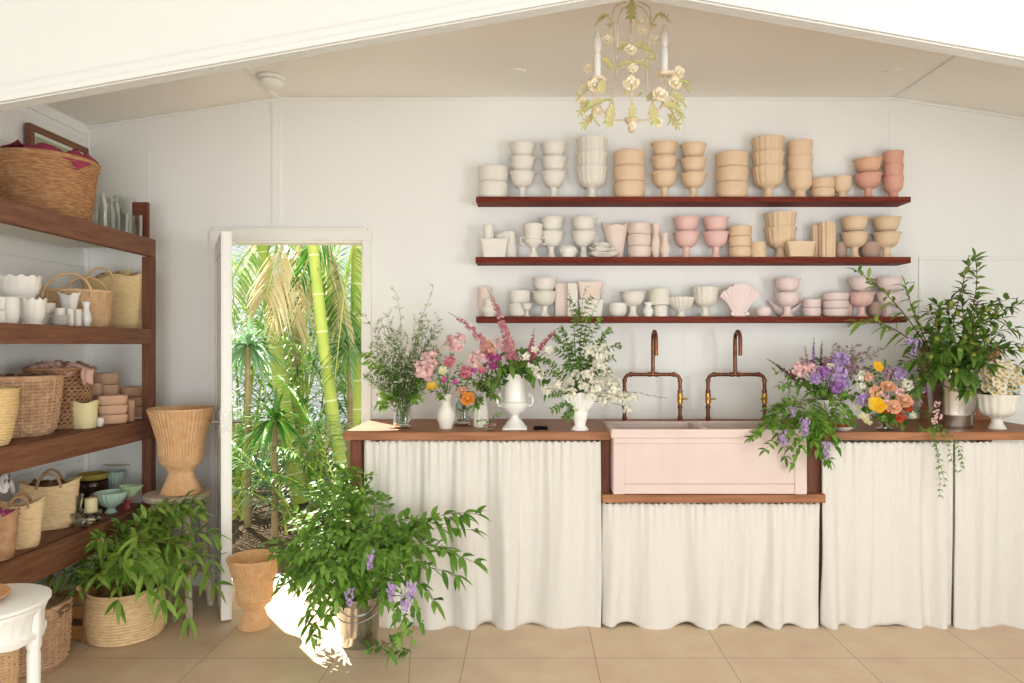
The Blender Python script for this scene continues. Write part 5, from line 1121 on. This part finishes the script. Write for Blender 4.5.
# ================= right of the sink
Yt = 3.83; tx = XX(823, Yt)
t = thing('pitcher', 'white footed pitcher with a loop handle holding lilac flowers right of the sink', 'pitcher', (tx, Yt, CT)); R, h = .078, .155
MB().lathe([(0,0),(.42*R,0),(.44*R,.03*h),(.3*R,.12*h),(.3*R,.2*h),(.7*R,.34*h),(.86*R,.55*h),(.88*R,.8*h),(1*R,h),(.94*R,h),(.8*R,.78*h),(.6*R,.36*h),(0,.26*h)], 40).build('body', 'ceramic_gloss', t)
MB().tube([(.85*R,0,.85*h),(1.15*R,0,.98*h),(1.45*R,0,.92*h),(1.55*R,0,.70*h),(1.42*R,0,.50*h),(1.12*R,0,.42*h),(.84*R,0,.5*h)], .006, 8).build('handle', 'ceramic_gloss', t)
Ys = 3.74; o = ceramic('plate', .115, .02, 'gloss', 'saucer', 'small white saucer of berries on the bench right of the pitcher', 'saucer', (XX(843, Ys), Ys, CT))
m = MB(); [m.ball((rnd.uniform(-.028, .028), rnd.uniform(-.028, .028), .022), .0085, 8) for _ in range(14)]
o = m.build('berries', 'petal_red', None, loc=(XX(841, Ys), Ys, CT + .002)); tag(o, 'handful of small red berries on the white saucer', 'berries', kind='stuff')
tb = (tx, Yt, CT + .13)
for k, px, py, Y, r, c, nm, lb in (
  ('cluster', 840, 359, 3.8, 8, 'lilac', 'lilac_bloom', 'lilac flower head at the top right of the pitcher bouquet'), ('cluster', 823, 373, 3.75, 7, 'violet', 'violet_bloom', 'violet flower head left of the largest lilac one'),
  ('cluster', 839, 376, 3.72, 9, 'lilac', 'lilac_bloom', 'largest lilac flower head above the pitcher handle'), ('cluster', 815, 378, 3.72, 6, 'lilac', 'lilac_bloom', 'small lilac head above the pitcher body'),
  ('cluster', 836, 387, 3.7, 7, 'violet', 'violet_bloom', 'violet flower head lowest over the pitcher handle'), ('cluster', 799, 370, 3.76, 8, 'pink', 'pink_bloom', 'pink and cream flower head left in the pitcher bouquet'),
  ('cluster', 803, 363, 3.8, 6, 'mauve', 'mauve_bloom', 'mauve flower head above the pink one in the pitcher'), ('cluster', 811, 368, 3.78, 6, 'pink', 'pink_bloom', 'small pink head right of the larger pink one in the pitcher'),
  ('cluster', 829, 362, 3.85, 7, 'mauve', 'mauve_bloom', 'pale mauve head in the middle top of the pitcher bouquet'), ('cluster', 850, 368, 3.8, 7, 'mauve', 'mauve_bloom', 'pale mauve head at right of the pitcher bouquet'),
  ('cluster', 845, 384, 3.74, 5, 'lilac', 'lilac_bloom', 'small lilac head at the far right of the pitcher bouquet'), ('cluster', 830, 368, 3.76, 5, 'white', 'white_bloom', 'small whitish head between the lilac ones')):
    head(k, px, py, Y, r, c, tb, nm, lb, n=32)
foxglove(tb, P(812, 368, 3.8), P(814, 338, 3.85), 'plum red flower spike standing tallest in the pitcher bouquet', col='violet', t0=.5, bell=.013)
foxglove(tb, P(808, 372, 3.8), P(805, 346, 3.85), 'shorter plum spike left of the tallest one in the pitcher', col='foxglove', t0=.5, bell=.013)
foxglove(tb, P(820, 368, 3.8), P(822, 340, 3.9), 'dark slender flower spike right of the tallest one in the pitcher', col='plum', t0=.5, bell=.010)
foxglove(tb, P(795, 375, 3.75), P(767, 359, 3.72), 'dark plum flower spike pointing left from the pitcher', col='plum', t0=.5, bell=.012)
stalks(tb, .02, [(877, 353, 3.8), (868, 350, 3.85), (858, 358, 3.8), (873, 366, 3.8), (848, 352, 3.9), (862, 372, 3.75), (838, 348, 3.9), (855, 348, 3.95)], 'heather_stem', 'wiry stem of tiny mauve flowers fanning right from the pitcher', 'mauve wiry stems in the pitcher', wisp('petal_mauve', .010, .004, 2, 1, .03, .0065, 6), lift=.2)
stalks(tb, .03, [(800, 385, 3.7), (785, 375, 3.75), (790, 390, 3.7), (820, 390, 3.66), (808, 395, 3.66), (830, 395, 3.66), (848, 392, 3.7), (775, 372, 3.75), (815, 360, 3.9), (778, 385, 3.7)], 'leafy_sprig', 'dark leafy sprig at the rim of the white pitcher', 'foliage in the pitcher', oval_leaves(.045, .018, .3, 2), mat='leaf_dark', lift=.4, cat='branch')
for px, py, Y, cx, cy in ((764, 432, 3.56, 790, 395), (779, 440, 3.52, 795, 395), (802, 444, 3.52, 805, 400), (790, 430, 3.55, 795, 392), (814, 446, 3.55, 815, 400), (828, 430, 3.58, 828, 405), (770, 420, 3.6, 790, 395), (842, 405, 3.62, 835, 395), (826, 425, 3.55, 825, 400), (803, 420, 3.56, 805, 395)):
    branch_obj('wisteria_branch', 'trailing wisteria branch with paired leaflets over the sink corner', 'branch', 'wisteria hanging over the sink corner', bez(tb, P(cx, cy - 5, 3.65), P(px, py, Y), 12), .0022, .001, 'leaf_bush', pinnate(.085, .050, .022, 3, .45, 1, .5), 'stem_olive')
raceme(805, 427, 3.5, .085, 'purple wisteria cluster hanging in the middle over the sink rim', None, n=70, r=.026)
raceme(783, 438, 3.49, .07, 'purple wisteria cluster hanging lowest left over the pink sink', None, n=60, r=.026)
raceme(826, 450, 3.5, .085, 'purple wisteria cluster hanging over the top of the right curtain', None, n=60, r=.022)
raceme(793, 412, 3.55, .05, 'small purple wisteria cluster nearest the pitcher foot', None, n=30, r=.018)
# round bouquet in footed glass bowl
Yg = 3.78; gx = XX(885, Yg)
glassware('footed_glass_bowl', 'small footed glass bowl carrying the round multicoloured bouquet', 'bowl', (gx, Yg, CT), [(0,0),(.045,0),(.046,.006),(.02,.014),(.018,.03),(.045,.04),(.07,.075),(.066,.075),(.04,.046),(0,.036)], 'glass_smoke', None, 48, flute(12, .07, 5, 8))
gb = (gx, Yg, CT + .06)
RB = (('poppy', 876, 406, 3.62, 10, 'yellow', 'orange_poppy', 'large golden orange poppy lowest in the round bouquet'), ('poppy', 877, 367, 3.72, 6.5, 'yellow', 'yellow_poppy', 'yellow poppy standing highest in the round bouquet'),
  ('rose', 888, 387, 3.64, 7, 'peach', 'peach_rose', 'salmon peach rose at the centre of the round bouquet'), ('rose', 893, 407, 3.62, 7, 'peach', 'pale_rose', 'pale blush rose right of the golden poppy'), ('rose', 904, 401, 3.65, 7.5, 'peach', 'apricot_rose', 'apricot rose right in the round bouquet'),
  ('cluster', 874, 392, 3.66, 7, 'peach', 'peach_bloom', 'apricot ruffled bloom directly above the golden poppy'), ('cluster', 862, 399, 3.68, 6.5, 'lilac', 'lilac_bloom', 'lilac bloom at the left of the round bouquet'), ('cluster', 861, 388, 3.72, 6, 'white', 'white_bloom', 'white bloom at the upper left of the round bouquet'),
  ('cluster', 860, 376, 3.75, 6, 'white', 'white_bloom', 'white bloom highest at the left of the round bouquet'), ('cluster', 868, 377, 3.74, 5, 'peach', 'peach_bloom', 'small peach bloom below the highest yellow poppy'), ('cluster', 887, 373, 3.76, 7, 'mauve', 'mauve_bloom', 'mauve pink bloom right of the highest yellow poppy'),
  ('cluster', 899, 374, 3.74, 7, 'lilac', 'lilac_bloom', 'pale lilac bloom at the top right of the round bouquet'), ('cluster', 906, 385, 3.72, 6, 'white', 'white_bloom', 'creamy bloom at the right of the round bouquet'), ('cluster', 912, 392, 3.74, 5, 'white', 'white_bloom', 'small cream bloom at the far right of the round bouquet'),
  ('cluster', 897, 391, 3.66, 5, 'pink', 'pink_bloom', 'pale pink bloom between the peach and apricot roses'), ('cluster', 884, 398, 3.64, 4.5, 'pink', 'pink_bloom', 'small pink bloom just above the blush rose'), ('cluster', 900, 417, 3.66, 5, 'red', 'red_bloom', 'rusty red bloom at the bottom right of the round bouquet'),
  ('cluster', 908, 408, 3.68, 4.5, 'red', 'red_bloom', 'dark red bloom right of the apricot rose'), ('cluster', 886, 410, 3.63, 3.5, 'red', 'red_bloom', 'small red bloom between golden poppy and blush rose'), ('star', 864, 417, 3.64, 6, 'lemon', 'lemon_bloom', 'pale lemon bloom at the bottom left of the round bouquet'),
  ('star', 867, 422, 3.64, 6, 'lemon', 'lemon_bloom', 'pale lemon bloom hanging lowest left of the glass bowl'), ('star', 857, 408, 3.68, 5, 'lemon', 'lemon_bloom', 'pale lemon bloom left of the golden poppy'), ('cluster', 917, 402, 3.74, 5, 'mauve', 'mauve_bloom', 'mauve bloom at the right edge of the round bouquet'),
  ('cluster', 922, 390, 3.78, 4, 'lilac', 'lilac_bloom', 'tiny lilac bloom between the round bouquet and the bucket'), ('cluster', 912, 415, 3.72, 4, 'white', 'white_bloom', 'cream bloom at the lower right of the round bouquet'))
for k, px, py, Y, r, c, nm, lb in RB: head(k, px, py, Y, r, c, gb, nm, lb, n=24)
stalks(gb, .03, [(852, 395, 3.75), (856, 380, 3.8), (868, 368, 3.85), (885, 364, 3.85), (900, 366, 3.85), (915, 378, 3.8), (920, 398, 3.75), (905, 425, 3.68), (885, 422, 3.64), (880, 418, 3.62), (862, 410, 3.68), (893, 420, 3.64), (918, 412, 3.72), (870, 385, 3.7), (895, 397, 3.7)], 'bouquet_foliage', 'green leafy filler stem in the round multicoloured bouquet', 'foliage in the round bouquet', oval_leaves(.032, .020, .4, 3), mat='leaf_bush', lift=.3, cat='branch')
for px, py in ((937, 404), (935, 411), (938, 417), (933, 421)): head('cluster', px, py, 3.6, 3.8, 'pink', P(925, 415, 3.66), 'pink_sprig', 'little pink flower hanging before the base of the metal bucket', 'pink flowers before the bucket', n=10)
for a, b_, c_ in (((915, 418, 3.66), (925, 440, 3.5), (940, 425, 3.6)), ((925, 415, 3.66), (945, 430, 3.6), (955, 470, 3.56)), ((930, 418, 3.66), (940, 455, 3.6), (940, 495, 3.57)), ((932, 420, 3.66), (965, 440, 3.58), (962, 470, 3.57)), ((928, 418, 3.66), (935, 435, 3.58), (945, 485, 3.57))):
    branch_obj('trailing_vine', 'thin trailing vine with tiny leaves hanging down before the right curtain', 'vine', 'vines before the right curtain', bez(P(*a), P(*b_), P(*c_), 14), .0012, .0007, 'leaf_fine', oval_leaves(.022, .009, .2, 3, .4), 'stem_green')
# metal bucket on the bench
Yk = 3.87; kx = XX(952, Yk); bucket((kx, Yk, CT), .128, .31, 'tall shiny metal bucket on the bench holding green plum branches', .78)
kb = Vector((kx, Yk, CT + .26))
TK = [(912,345,3.8),(905,362,3.75),(922,330,3.8),(930,312,3.9),(938,305,3.85),(950,300,3.9),(962,290,3.9),(972,262,3.85),(978,300,3.8),(990,305,3.8),(1003,318,3.8),(1015,328,3.75),(1024,345,3.75),(1010,350,3.7),(995,335,3.65),(980,325,3.6),(965,320,3.6),(950,325,3.6),(938,335,3.6),(928,352,3.6),(945,350,3.55),(962,345,3.55),(978,352,3.6),(992,365,3.6),(920,378,3.7),(970,375,3.6),(1005,300,3.9),(1018,305,3.9),(990,345,3.9),(935,370,3.6),(958,372,3.6),(1020,365,3.8),(915,388,3.7),(968,390,3.6)]
for px, py, Y in TK:
    branch_obj('plum_branch', 'leafy branch with small round green fruit in the bench bucket', 'branch', 'fruiting branches in the bench bucket', fan_pts(kb + Vector((rnd.uniform(-.07, .07), rnd.uniform(-.05, .05), 0)), P(px, py, Y), .3, 13, .01), .0035, .0014, 'leaf_dark', long_leaves(.072, .023, .3, 3, .28, fruit=.22, fr=.0145), 'stem_brown')
def leafcap(tg): pass
for tip, mid, lb in (((858, 272, 3.75), (905, 300, 3.7), 'long branch arching left from the bench bucket up to the middle wall shelf'), ((858, 322, 3.7), (900, 315, 3.65), 'lower branch arching left from the bench bucket in front of the lowest wall shelf'), ((905, 285, 3.75), (918, 330, 3.7), 'thin branch rising left of the bench bucket'), ((975, 258, 3.8), (985, 300, 3.8), 'tallest upright branch with a tuft of leaves above the bench bucket')):
    branch_obj('long_branch', lb, 'branch', None, bez(kb + Vector((-.05, -.02, 0)), P(*mid), P(*tip), 18), .004, .0016, 'leaf_dark' if False else 'leaf_peach', long_leaves(.085, .024, .4, 2, .3, fruit=.04, fr=.009), 'stem_brown')
for px, py in ((908, 340), (913, 352), (917, 344)): head('cluster', px, py, 3.68, 4.5, 'lilac', P(925, 372, 3.72), 'lilac_bloom', 'loose lilac flower among the leaves left of the bench bucket', 'lilac flowers left of the bucket', n=12)
# board behind the bucket
Yo = 4.24; o = MB().box(XX(922, Yo), XX(1001, Yo), Yo, Yo + .022, CT, ZZ(347, Yo)).build('cutting_board', 'wood_counter', None, smooth=False, bev=.004, org=(XX(962, Yo), Yo, CT), loc=(XX(962, Yo), Yo, CT)); tag(o, 'brown wooden board leaning on the wall behind the bench bucket', 'board')
# daisies in footed bowl
Yz = 3.80; zx = XX(997, Yz); ceramic('urn', 40 * Yz / F, 35 * Yz / F, 'cream', 'footed_planter', 'cream fluted footed bowl of daisies at the right end of the bench', 'bowl', (zx, Yz, CT))
zb_ = Vector((zx, Yz, CT + .14))
stalks(zb_, .05, [(rnd.uniform(976, 1020), rnd.uniform(366, 396), Yz + rnd.uniform(-.1, .1)) for _ in range(22)], 'daisy_foliage', 'fine dark green stem under the daisies in the cream footed bowl', 'foliage under the daisies', oval_leaves(.022, .010, .1, 5), mat='leaf_dark', cat='branch', lift=.1)
for i in range(46):
    a = i * 2.4; r = math.sqrt((i + .5) / 46); px = 999 + 25 * r * math.cos(a); py = 378 + 17 * r * math.sin(a)
    head('daisy', px, py, Yz - .11 + .12 * r * abs(math.cos(a)), 4.9, 'white', zb_ + Vector((rnd.uniform(-.04, .04), rnd.uniform(-.04, .04), 0)), 'daisy', 'small white daisy with a yellow eye in the cream footed bowl', 'daisies in the cream footed bowl', nrm=(rnd.uniform(-.3, .3), -.8, .6))
# ================= chandelier
cy = 3.0; cx = XX(632, cy); sc = cy / F; cz = CZ
ch = thing('chandelier', 'cream metal chandelier with painted leaves, roses and candle bulbs', 'chandelier', (cx, cy, CZ)); og = Vector((cx, cy, CZ))
def C(px, py, dy=0): return Vector((XX(px, cy), cy + dy, ZZ(py, cy)))
m = MB(); m.lathe([(0, CZ), (.05, CZ), (.045, CZ - .015), (.012, CZ - .03), (0, CZ - .03)], 24, (cx, cy, 0))
m.tube([C(632, -10), C(631, 20), C(632, 60), C(631.5, 118)], .004, 8)
m.lathe([(0, 0), (.012, .004), (.018, .02), (.010, .03), (.026, .045), (.030, .06), (.008, .07), (0, .07)], 16, C(631.5, 133))
m.build('stem', 'ivory_metal', ch, org=og)
ARM = [(-34.5, 0, 79), (33, 0, 74), (-10, .14, 77), (8, .145, 76), (2, -.15, 86)]
import itertools
arms = [(a, dy) for a, dy in ((-34.7, .0), (32.5, .0))]
def arm(dx, dy, pyc):
    m = MB(); e = C(632 + dx, pyc, dy)
    m.tube(bez(C(632, 116), C(632 + dx * .4, 128, dy * .4), C(632 + dx * 1.15, 116, dy * 1.1), 14, e), .0038, 7)
    m.lathe([(0, 0), (.03, .004), (.036, .014), (.03, .012), (.012, .008), (.012, .012)], 20, e - Vector((0, 0, .012)), fl=lambda th, i, r, z: (r * (1 + .1 * math.cos(6 * th)), z))
    m.build('arm', 'ivory_metal', ch, org=og)
    q = MB(); q.lathe([(0, 0), (.0145, 0), (.0145, .10), (.011, .105), (0, .105)], 18, e); q = q.build('candle_sleeve', 'white_trim', ch, org=og)
    b = MB(); b.lathe([(.007, .105), (.014, .118), (.019, .14), (.017, .165), (.009, .19), (.002, .208), (0, .209)], 18, e); b.build('candle_bulb', 'bulb', ch, org=og)
arm(-34.7, 0, 79); arm(32.5, 0, 74)
m = MB()
for s_ in (-1, 1):
    m.tube(bez(C(632 + s_ * 26, 112), C(632 + s_ * 6, 80, .02), C(632 + s_ * 20, 40, .02), 18, C(632 + s_ * 19, 12, .0)), .003, 6)
    m.tube(bez(C(632 + s_ * 19, 12), C(632 + s_ * 17, 4), C(632 + s_ * 6, 2), 10), .003, 6)
    m.tube(bez(C(632 + s_ * 15, 52, -.05), C(632 + s_ * 19, 30, -.07), C(632 + s_ * 14, 10, -.04), 12, C(632 + s_ * 3, 6)), .0028, 6)
m.build('hoop', 'ivory_metal', ch, org=og)
for pp in (((614, 34), (611, 12), (600, 14), (597, 23)), ((650, 34), (653, 11), (664, 13), (668, 23)), ((594, 96), (588, 82), (578, 86), (577, 96)), ((670, 94), (677, 78), (688, 80), (691, 91)), ((596, 108), (588, 112), (594, 124), (600, 126)), ((668, 108), (676, 114), (671, 122), (667, 125)), ((600, 104), (608, 96), (616, 104), (612, 112)), ((664, 104), (656, 96), (648, 104), (652, 112))):
    m = MB(); q_ = bez(C(*pp[0]), C(*pp[1], -.02), C(*pp[2], -.03), 12, C(*pp[3])); m.tube(q_, [.0022 + .0035 * math.sin(PI * i / 12) for i in range(13)], 6); m.build('scroll', 'painted_leaf', ch, org=og)
for cx_, cy_ in ((597.3, 80), (664.5, 75)):
    m = MB()
    for k in range(12): m.leaf(C(cx_, cy_), (math.cos(k * .52), math.sin(k * .52), .35 if k % 2 else -.3), .030, .014, .2, fold=.2, seg=3)
    m.build('petal_cup', 'painted_rose', ch, org=og, ang=180)
def cleaf(px, py, dx, dz, L, W, dy=0, dr=.6):
    """serrated painted leaf on a curl"""
    b = C(px, py, dy); d = Vector((dx, rnd.uniform(-.25, .25), dz)); mm = MB()
    W *= .78; mm.leaf(b, d, L, W, dr, up=(0, -1, .2), fold=.3, seg=6)
    for k in (.25, .45, .65):
        for s_ in (-1, 1):
            dn = d.normalized(); p = b + dn * L * k - Vector((0, 0, dr * L * k * k)); sd = dn.cross(Vector((0, -1, 0))).normalized()
            mm.leaf(p, dn * .8 + sd * s_, L * .34, W * .45, dr * .5, up=(0, -1, .2), seg=3)
    mm.build('painted_leaf', 'painted_leaf', ch, org=og, ang=180)
for a in ((613,28,-.3,1,.07,.015,0,1.1),(610,16,-1,.3,.075,.016,0,.9),(651,28,.3,1,.07,.015,0,1.1),(655,15,1,.3,.075,.016,0,.9),(631,2,-.05,-1,.09,.04,-.03,.1),(631,48,-1,.1,.07,.03,-.03,.4),(632,48,1,.1,.09,.034,-.03,.4),
  (631,66,-1,.3,.075,.022,-.03,.7),(632,66,1,.3,.075,.022,-.03,.7),(612,108,-.3,-1,.09,.04,-.05,.2),(648,108,.3,-1,.09,.04,-.05,.2),(604,104,-.9,.2,.09,.04,-.03,.7),(660,108,.9,.2,.10,.04,-.03,.7),(590,90,-1,.2,.07,.018,0,1.1),(677,82,1,.2,.065,.018,0,1.1),
  (601,58,.4,-.2,.06,.035,0,.5),(657,57,-.3,.2,.055,.035,.03,.5),(600,98,.1,1,.06,.05,-.05,0),(668,97,1,0,.075,.03,-.04,1),(631,106,0,-1,.07,.03,-.05,.1),(590,100,-.6,-.6,.08,.025,0,.3),(675,105,.5,-.9,.07,.022,0,.3),(628,96,-.4,1,.03,.015,0,0),(637,97,.5,.6,.03,.015,0,0),(631,78,.0,-.8,.03,.03,-.02,0),(655,92,-.5,-.4,.05,.03,0,.2),(595,112,-.6,-.5,.08,.03,.02,.3),(668,112,.6,-.6,.08,.03,.02,.3)): cleaf(*a)
for px, py, r, dy in ((639,28,6.5,-.05),(607.5,40,5,0),(656,38,5,.02),(629,54,6,-.04),(594,88,6.5,-.03),(630,87,7.5,-.04),(658,99,7.5,-.05),(674,85,6.5,-.02),(679,71,6,.02),(589.5,66,5,.03),(675,101,6,.02),(597,111,5.5,0),(658,122,4.5,0),(632,127,3.5,-.02),(583,100,5,.02),(632,71,4.5,-.03),(641,34,4.5,-.03),(610,122,4.5,0)):
    m = MB(); rose(m, C(px, py, dy), (rnd.uniform(-.3, .3), -1, rnd.uniform(-.1, .4)), r * sc * .95, 3, 5); m.build('painted_rose', 'painted_rose', ch, org=og, ang=180)
# ================= garden beyond the door
m = MB(); n = 34; vs = []; fs = []
for i in range(n + 1):
    for j in range(n + 1):
        x = -7 + 9 * i / n; y = 4.62 + 9 * j / n; vs.append((x, y, -.07 + .05 * noise.noise(Vector((x * 2, y * 2, 0))) + .06 * (j / n)))
for i in range(n):
    for j in range(n): a = i * (n + 1) + j; fs.append((a, a + n + 1, a + n + 2, a + 1))
m.add(vs, fs); o = m.build('garden_bed', 'mulch', None, ang=180); o['kind'] = 'structure'
struct(MB().box(-7, 3.4, YW + .16, 4.63, -.1, -.03), 'path', 'outside_wall', .004)
def frond(ml, ms, base, tip, L_leaf=.35, n=30, sag=.25, W=.022, hang=.4):
    base, tip = Vector(base), Vector(tip); L = (tip - base).length; mid = base.lerp(tip, .55) + Vector((0, 0, sag * L)); pts = bez(base, mid, tip, 18)
    ms.tube(pts, [.012 * (1 - .85 * i / 18) + .001 for i in range(19)], 5, cap=False)
    for i in range(n):
        q = .18 + .82 * i / n; k = q * 18; a = int(min(17, k)); p = pts[a].lerp(pts[a + 1], k - a); tg = (pts[a + 1] - pts[a]).normalized()
        sd = tg.cross(Vector((0, 0, 1)));
        if sd.length < .1: sd = Vector((1, 0, 0))
        sd.normalize(); l = L_leaf * math.sin(PI * (.12 + .8 * q)) ** .6
        for s_ in (-1, 1): ml.leaf(p, sd * s_ + tg * .75 + Vector((0, 0, rnd.uniform(-.25, .25))), l * rnd.uniform(.85, 1.1), W, hang * rnd.uniform(.5, 1.3), fold=.3, seg=4, peak=.3)
def palm(name, label, trunk, rings, fronds, leafmat, tmat='palm_trunk', r=.07, Lf=.38):
    b = Vector(trunk[0]); t = thing(name, label, 'palm tree', b)
    pts = bez(*trunk, 16); MB().tube(pts, [r * 1.15 - r * .3 * i / 16 for i in range(17)], 14).build('trunk', tmat, t, org=b)
    if rings:
        m = MB(); n_ = rings
        for i in range(n_):
            k = (i + .5) / n_ * 16; a = int(k); p = pts[a].lerp(pts[min(16, a + 1)], k - a); tg = (pts[min(16, a + 1)] - pts[a]).normalized(); rr = (r * 1.15 - r * .3 * k / 16) * 1.02; m.tube([p - tg * .006, p + tg * .006], rr, 14)
        m.build('trunk_ring', 'ring_pale', t, org=b)
    for (a, c_) in fronds:
        ml, ms = MB(), MB(); frond(ml, ms, a, c_, Lf); f = ml.build('frond', leafmat, t, org=b, ang=180); ms.build('midrib', 'palm_trunk', f, org=b)
    return t
def G(px, py, Y): return P(px, py, Y)
def gz(px, Y): return Vector((XX(px, Y), Y, -.05))
palm('green_palm', 'slim lime green ringed palm trunk leaning in the centre of the doorway view', (gz(352, 5.9), G(330, 420, 5.9), G(312, 235, 5.9)), 9, [(G(312, 240, 5.9), G(360, 190, 5.6)), (G(312, 240, 5.9), G(250, 200, 6.2)), (G(312, 240, 5.9), G(345, 330, 6.4))], 'leaf_palm', r=.05)
palm('green_palm', 'thicker green palm trunk leaning at the left of the doorway view', (gz(300, 6.8), G(280, 400, 6.8), G(258, 200, 6.8)), 11, [(G(258, 240, 6.8), G(215, 330, 6.2)), (G(260, 230, 6.8), G(330, 300, 6.4)), (G(258, 230, 6.8), G(240, 150, 6.0))], 'leaf_palm_pale', r=.068)
palm('brown_palm', 'pale brown palm trunk farther back in the doorway view', (gz(290, 8.2), G(292, 400, 8.2), G(292, 150, 8.2)), 14, [(G(292, 200, 8.2), G(340, 330, 7.6)), (G(292, 190, 8.2), G(240, 300, 7.8))], 'leaf_dry', 'palm_trunk_brown', r=.13)
palm('green_palm', 'green palm trunk at the right edge of the doorway view', (gz(353, 6.4), G(357, 400, 6.4), G(357, 150, 6.4)), 12, [(G(357, 200, 6.4), G(300, 280, 6.0)), (G(357, 230, 6.4), G(335, 380, 5.8))], 'leaf_palm', r=.055)
def clump(label, cx_, Y, n, spread, height, mat, Lf=.3, name='palm_shrub', z=-.05, W=.022, sag=.25):
    b = gz(cx_, Y); t = thing(name, label, 'shrub', b, None)
    for i in range(n):
        a = rnd.uniform(0, 6.28); rr = spread * rnd.uniform(.5, 1); tip = b + Vector((rr * math.cos(a), rr * math.sin(a) * .8, height * rnd.uniform(.35, 1)))
        ml, ms = MB(), MB(); frond(ml, ms, b + Vector((rnd.uniform(-.1, .1), rnd.uniform(-.1, .1), 0)), tip, Lf, 26, sag, W); f = ml.build('frond', mat, t, org=b, ang=180); ms.build('midrib', 'palm_trunk', f, org=b)
clump('low green palm shrub at the lower left of the doorway view', 236, 6.2, 9, .8, 1.1, 'leaf_palm', .28)
clump('bluish green palm shrub low in the middle of the doorway view', 300, 5.7, 9, .8, 1.0, 'leaf_palm_blue', .28)
clump('green palm shrub at the lower right of the doorway view', 345, 5.6, 8, .7, 1.3, 'leaf_palm', .28)
clump('tall green palm shrub behind the left palm trunk', 245, 7.4, 11, 1.3, 2.3, 'leaf_palm', .42, sag=.35)
clump('tall pale green palm shrub behind the central trunk', 310, 7.6, 12, 1.3, 2.9, 'leaf_palm_pale', .42, sag=.35)
clump('tall green palm shrub behind the right palm trunk', 355, 7.2, 11, 1.2, 2.4, 'leaf_palm', .42, sag=.35)
clump('dense green palm thicket far behind at left', 240, 9.6, 14, 1.8, 3.6, 'leaf_palm', .55, sag=.4, W=.04)
clump('dense green palm thicket far behind in the middle', 300, 10.2, 14, 1.8, 4.0, 'leaf_palm_pale', .55, sag=.4, W=.04)
clump('dense green palm thicket far behind at right', 360, 9.8, 14, 1.8, 3.7, 'leaf_palm', .55, sag=.4, W=.04)
# fan of pale strap leaves
def star_plant(label, c, R, n, mat, name='strap_leaf_plant', W=.03):
    c = Vector(c); b = Vector((c.x, c.y, -.05)); t = thing(name, label, 'plant', b); MB().tube([b, c], [.03, .02], 8).build('trunk', 'palm_trunk_brown', t, org=b)
    m = MB()
    for _ in range(n): d = rv().normalized(); d.z = d.z * .7 + .25; m.leaf(c, d, R * rnd.uniform(.7, 1.1), W, rnd.uniform(.2, .9), fold=.3, seg=5, peak=.35)
    m.build('foliage', mat, t, org=b, ang=180)
star_plant('spiky plant with glossy bluish strap leaves at left of the doorway', G(248, 345, 5.9), .42, 80, 'leaf_palm_blue')
star_plant('spiky plant with pale strap leaves right of the central palm trunk', G(350, 345, 6.2), .42, 80, 'leaf_palm_blue')
star_plant('small spiky plant low in front of the garden shrubs', G(275, 420, 5.6), .38, 60, 'leaf_palm')
for a, c_ in (((300, 232, 6.3), (292, 320, 6.2)), ((325, 232, 6.2), (345, 330, 6.3)), ((285, 235, 6.3), (265, 300, 6.1)), ((318, 225, 6.4), (318, 300, 6.5))):
    b = G(*a); t = thing('dry_frond', 'hanging pale dry palm frond near the top of the doorway view', 'palm frond', b, 'dry hanging fronds'); ml, ms = MB(), MB(); frond(ml, ms, b, G(*c_), .4, 30, .05, .02, .9); ml.build('leaflets', 'leaf_dry', t, org=b, ang=180); ms.build('midrib', 'leaf_dry', t, org=b)
